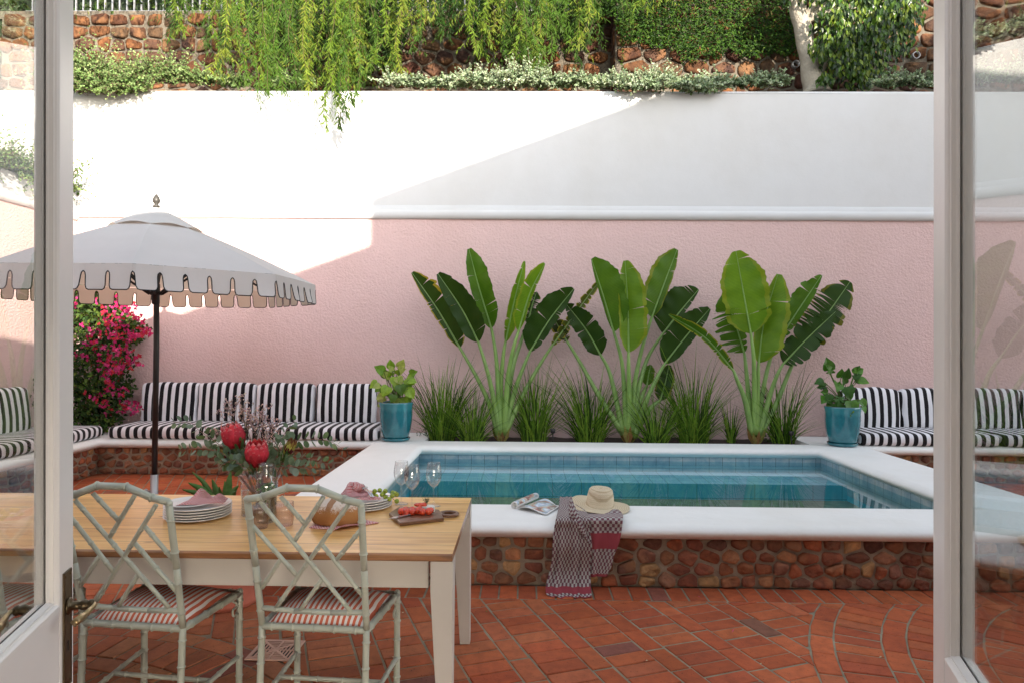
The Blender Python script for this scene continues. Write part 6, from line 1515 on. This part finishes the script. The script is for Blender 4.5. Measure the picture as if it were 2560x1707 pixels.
# envelope of strand ends across the picture
env=[(425,95),(450,80),(475,20),(520,60),(545,130),(565,160),(575,175),(590,120),(620,60),(660,190),(690,225),(720,215),(750,225),(780,220),(810,235),(835,230),(848,315),(862,260),(880,215),(905,190),(920,205),(940,120),(960,170),(975,200),(1005,205),(1020,120),(1050,70),(1080,40),(1115,95),(1150,60),(1185,125),(1200,145),(1230,110),(1275,150),(1300,180),(1320,185),(1345,190),(1360,165),(1380,140),(1395,100),(1440,130),(1455,170),(1470,120),(1500,20),(1530,15),(1560,60),(1620,30),(1650,20)]
def envy(x):
    for i in range(len(env)-1):
        if env[i][0]<=x<=env[i+1][0]:
            t=(x-env[i][0])/(env[i+1][0]-env[i][0]); return lerp(env[i][1],env[i+1][1],t)
    return 20
for (x,y) in env:
    for k in range(2): strand(x+rnd.uniform(-7,7),-rnd.uniform(60,160),y-rnd.uniform(0,35)*(k>0),rnd.uniform(8.7,9.5) if x!=848 else 8.3)
for (x,y,Y) in ((600,205,7.9),(640,222,7.7),(655,228,7.8),(668,225,7.65),(685,215,7.9),(700,226,7.75),(735,215,7.95),(765,228,8.0),(840,236,7.9),(848,322,8.05),(856,290,8.05),(866,262,7.95),(880,232,7.8),(560,190,8.0)):
    strand(x,-rnd.uniform(60,120),y,Y,.95)
zones=[(470,580,2),(580,660,4),(640,960,50),(960,1100,16),(1100,1230,14),(1230,1400,22),(1400,1480,14)]
for (a,c,n) in zones:
    for _ in range(n):
        x=rnd.uniform(a,c); strand(x,-rnd.uniform(60,200),envy(x)*rnd.uniform(.45,.98),rnd.uniform(8.95,9.9),.9)
for _ in range(50):
    x=rnd.uniform(430,1560); strand(x,-rnd.uniform(120,220),rnd.uniform(-30,25),rnd.uniform(9.2,9.9),.9)
for _ in range(150):      # canopy above, shading the stone wall
    c=Vector((rnd.uniform(-6.5,4.2),rnd.uniform(8.2,9.5),rnd.uniform(6.5,7.9)))
    for i in range(48):
        d=Vector((rnd.uniform(-.6,.6),rnd.uniform(-.6,.6),-1)).normalized(); lf.leaf(c+Vector((rnd.gauss(0,.16),rnd.gauss(0,.16),rnd.gauss(0,.25)))+o,d,rdir(),rnd.uniform(.07,.12),.02,jit(rnd.choice(WL),.25),.1)
lf.build('foliage',M['leaf'],wt); tw_.build('twigs',M['darkbark'],wt)
# ------------------------------------------------------------------ pale trunked tree and the dark creeper on the right
tt=empty('ficus_tree',tuple(G(2030,230,ZT-.07)) if False else (P(2030,228,9.2).x,9.2,ZT-.07),'glossy leaved tree with a smooth pale trunk above the white wall','tree'); o=-tt.location
b=MB(); tp=[P(2040,236,9.2),P(2028,180,9.2),P(2020,130,9.2),P(2003,60,9.2),P(1992,0,9.2),P(1985,-70,9.2)]; sp=spline(tp,5); sp=[q+Vector((.01*math.sin(i),0,0)) for i,q in enumerate(sp)]
b.tube([q+o for q in sp],[.20,.165,.15,.14,.135]+[.125]*5+[.115]*5+[.105]*6+[.10]*5,14)
for (px,py) in((2090,-40),(2200,-60),(1940,-80),(2150,20),(2100,120)): 
    s0=P(2003,60,9.2) if py<100 else P(2040,200,9.2); e=P(px,py,9.0); b.tube([q+o for q in spline([s0,(s0+e)/2+Vector((0,0,.06)),e],5)],[.045]*4+[.03]*4+[.012]*3,8)
b.build('trunk',M['bark'],tt)
b=MB(); FC=[(.03,.07,.008),(.06,.12,.012),(.13,.19,.018),(.012,.032,.006)]
for (px,py,r_,Y,n) in((2120,100,.42,9.0,520),(2200,60,.40,9.0,480),(2150,10,.5,9.1,560),(2230,0,.42,9.1,460),(2060,-20,.36,9.1,260),(2180,140,.33,9.0,380),(2100,160,.28,9.0,260),(2080,60,.27,8.9,180),(2250,110,.2,9.0,150),(2270,40,.22,9.0,170),(2050,120,.16,8.9,70),(2060,200,.10,8.95,50),(2150,195,.2,9.0,130),(1990,-30,.22,9.0,90),(2120,-60,.6,9.2,400)):
    c=P(px,py,Y)
    for i in range(n):
        q=c+rdir()*r_*rnd.random()**.5; q.z+=.03; d=Vector((rnd.uniform(-.5,.5),rnd.uniform(-.6,.2),-1)).normalized()
        b.leaf(q+o,d,Vector((rnd.uniform(-.8,.8),-1,rnd.uniform(.0,.8))),rnd.uniform(.07,.11),rnd.uniform(.038,.054),jit(rnd.choice(FC),.25),.2,.15)
b.build('crown',M['glossleaf'],tt)
cr_=empty('creeper',(P(1700,60,9.8).x,9.8,6.3),'dark small leaved creeper hanging down the stone wall left of the pale trunk','creeper'); o=-cr_.location
b=MB(); CC=[(.018,.05,.005),(.035,.085,.008),(.012,.035,.004),(.06,.12,.012)]
for i in range(15000):
    px=rnd.uniform(1440,2010); lim=lerp(60,140,min(1,max(0,(px-1480)/220)))*(1 if px<1900 else .95)+25*mnoise.noise(Vector((px*.02,0,0)))+18*mnoise.noise(Vector((px*.07,3,0)))
    if px<1540: lim=40
    py=-90+(lim+90)*rnd.random()**.75; q=P(px,py,9.86-abs(rnd.gauss(0,.13)))
    b.leaf(q+o,Vector((rnd.uniform(-1,1),rnd.uniform(-.6,.2),rnd.uniform(-1,.5))),Vector((rnd.uniform(-.5,.5),-1,.5)),rnd.uniform(.035,.065),.020,jit(rnd.choice(CC),.3),.1)
for px,e in((1555,180),(1765,160),(1630,120),(1850,150),(1780,140),(1960,150),(1500,110)):
    for k in range(26):
        q=P(px+rnd.uniform(-5,5),lerp(40,e,k/26),9.78)
        for _ in range(3): b.leaf(q+o,Vector((rnd.uniform(-1,1),-.3,rnd.uniform(-1,.3))),Vector((0,-1,.3)),.04,.013,jit(rnd.choice(CC),.3),.1)
b.build('foliage',M['leaf'],cr_)
# ------------------------------------------------------------------ dark hedge behind the railing
b=MB(); HC=[(.02,.04,.012),(.03,.055,.015),(.012,.025,.01),(.05,.08,.02)]
for i in range(9000):
    q=Vector((rnd.uniform(-9.5,9.5),rnd.uniform(10.75,11.3),rnd.uniform(5.4,9.6))); b.leaf(q,rdir(),rdir(),rnd.uniform(.1,.2),rnd.uniform(.05,.09),jit(rnd.choice(HC),.35),.2)
for i in range(500):
    q=Vector((rnd.uniform(-7,0),rnd.uniform(10.3,10.6),rnd.uniform(6.55,6.75))); b.leaf(q,rdir(),rdir(),.08,.05,jit(HC[3],.3),.2)
hg=b.build('hedge',M['leaf']); tag(hg,'dark hedge behind the railing above the stone wall','hedge')
b=MB(); b.box((0,11.6,7.3),(19.5,.5,4.6)); o_=b.build('hedge_core',simple('dense_foliage',(.012,.022,.008),.95,.4,9),hg)
b=MB(); b.quad((-16,10.45,5.6),(16,10.45,5.6),(16,30,5.6),(-16,30,5.6)); tag(b.build('upper_garden',M['soil']),kind='structure')
b=MB()
for (px,py) in ((1215,1528),(1300,1610),(1475,1580),(1560,1530),(1620,1650),(1745,1490),(1830,1580),(1900,1660),(1980,1500),(2105,1560),(2205,1640),(2290,1520),(980,1640),(1010,1530),(840,1545),(520,1640),(560,1580),(300,1240),(430,1215),(700,1225)):
    q=G(px,py,.003); b.leaf(q,Vector((rnd.uniform(-1,1),rnd.uniform(-1,1),.1)),Vector((0,0,1)),rnd.uniform(.012,.028),rnd.uniform(.006,.012),jit(rnd.choice([(.35,.25,.08),(.5,.45,.3),(.15,.2,.05),(.55,.08,.2)]),.2),.1)
tag(b.build('fallen_leaves',M['leaf']),kind='stuff')
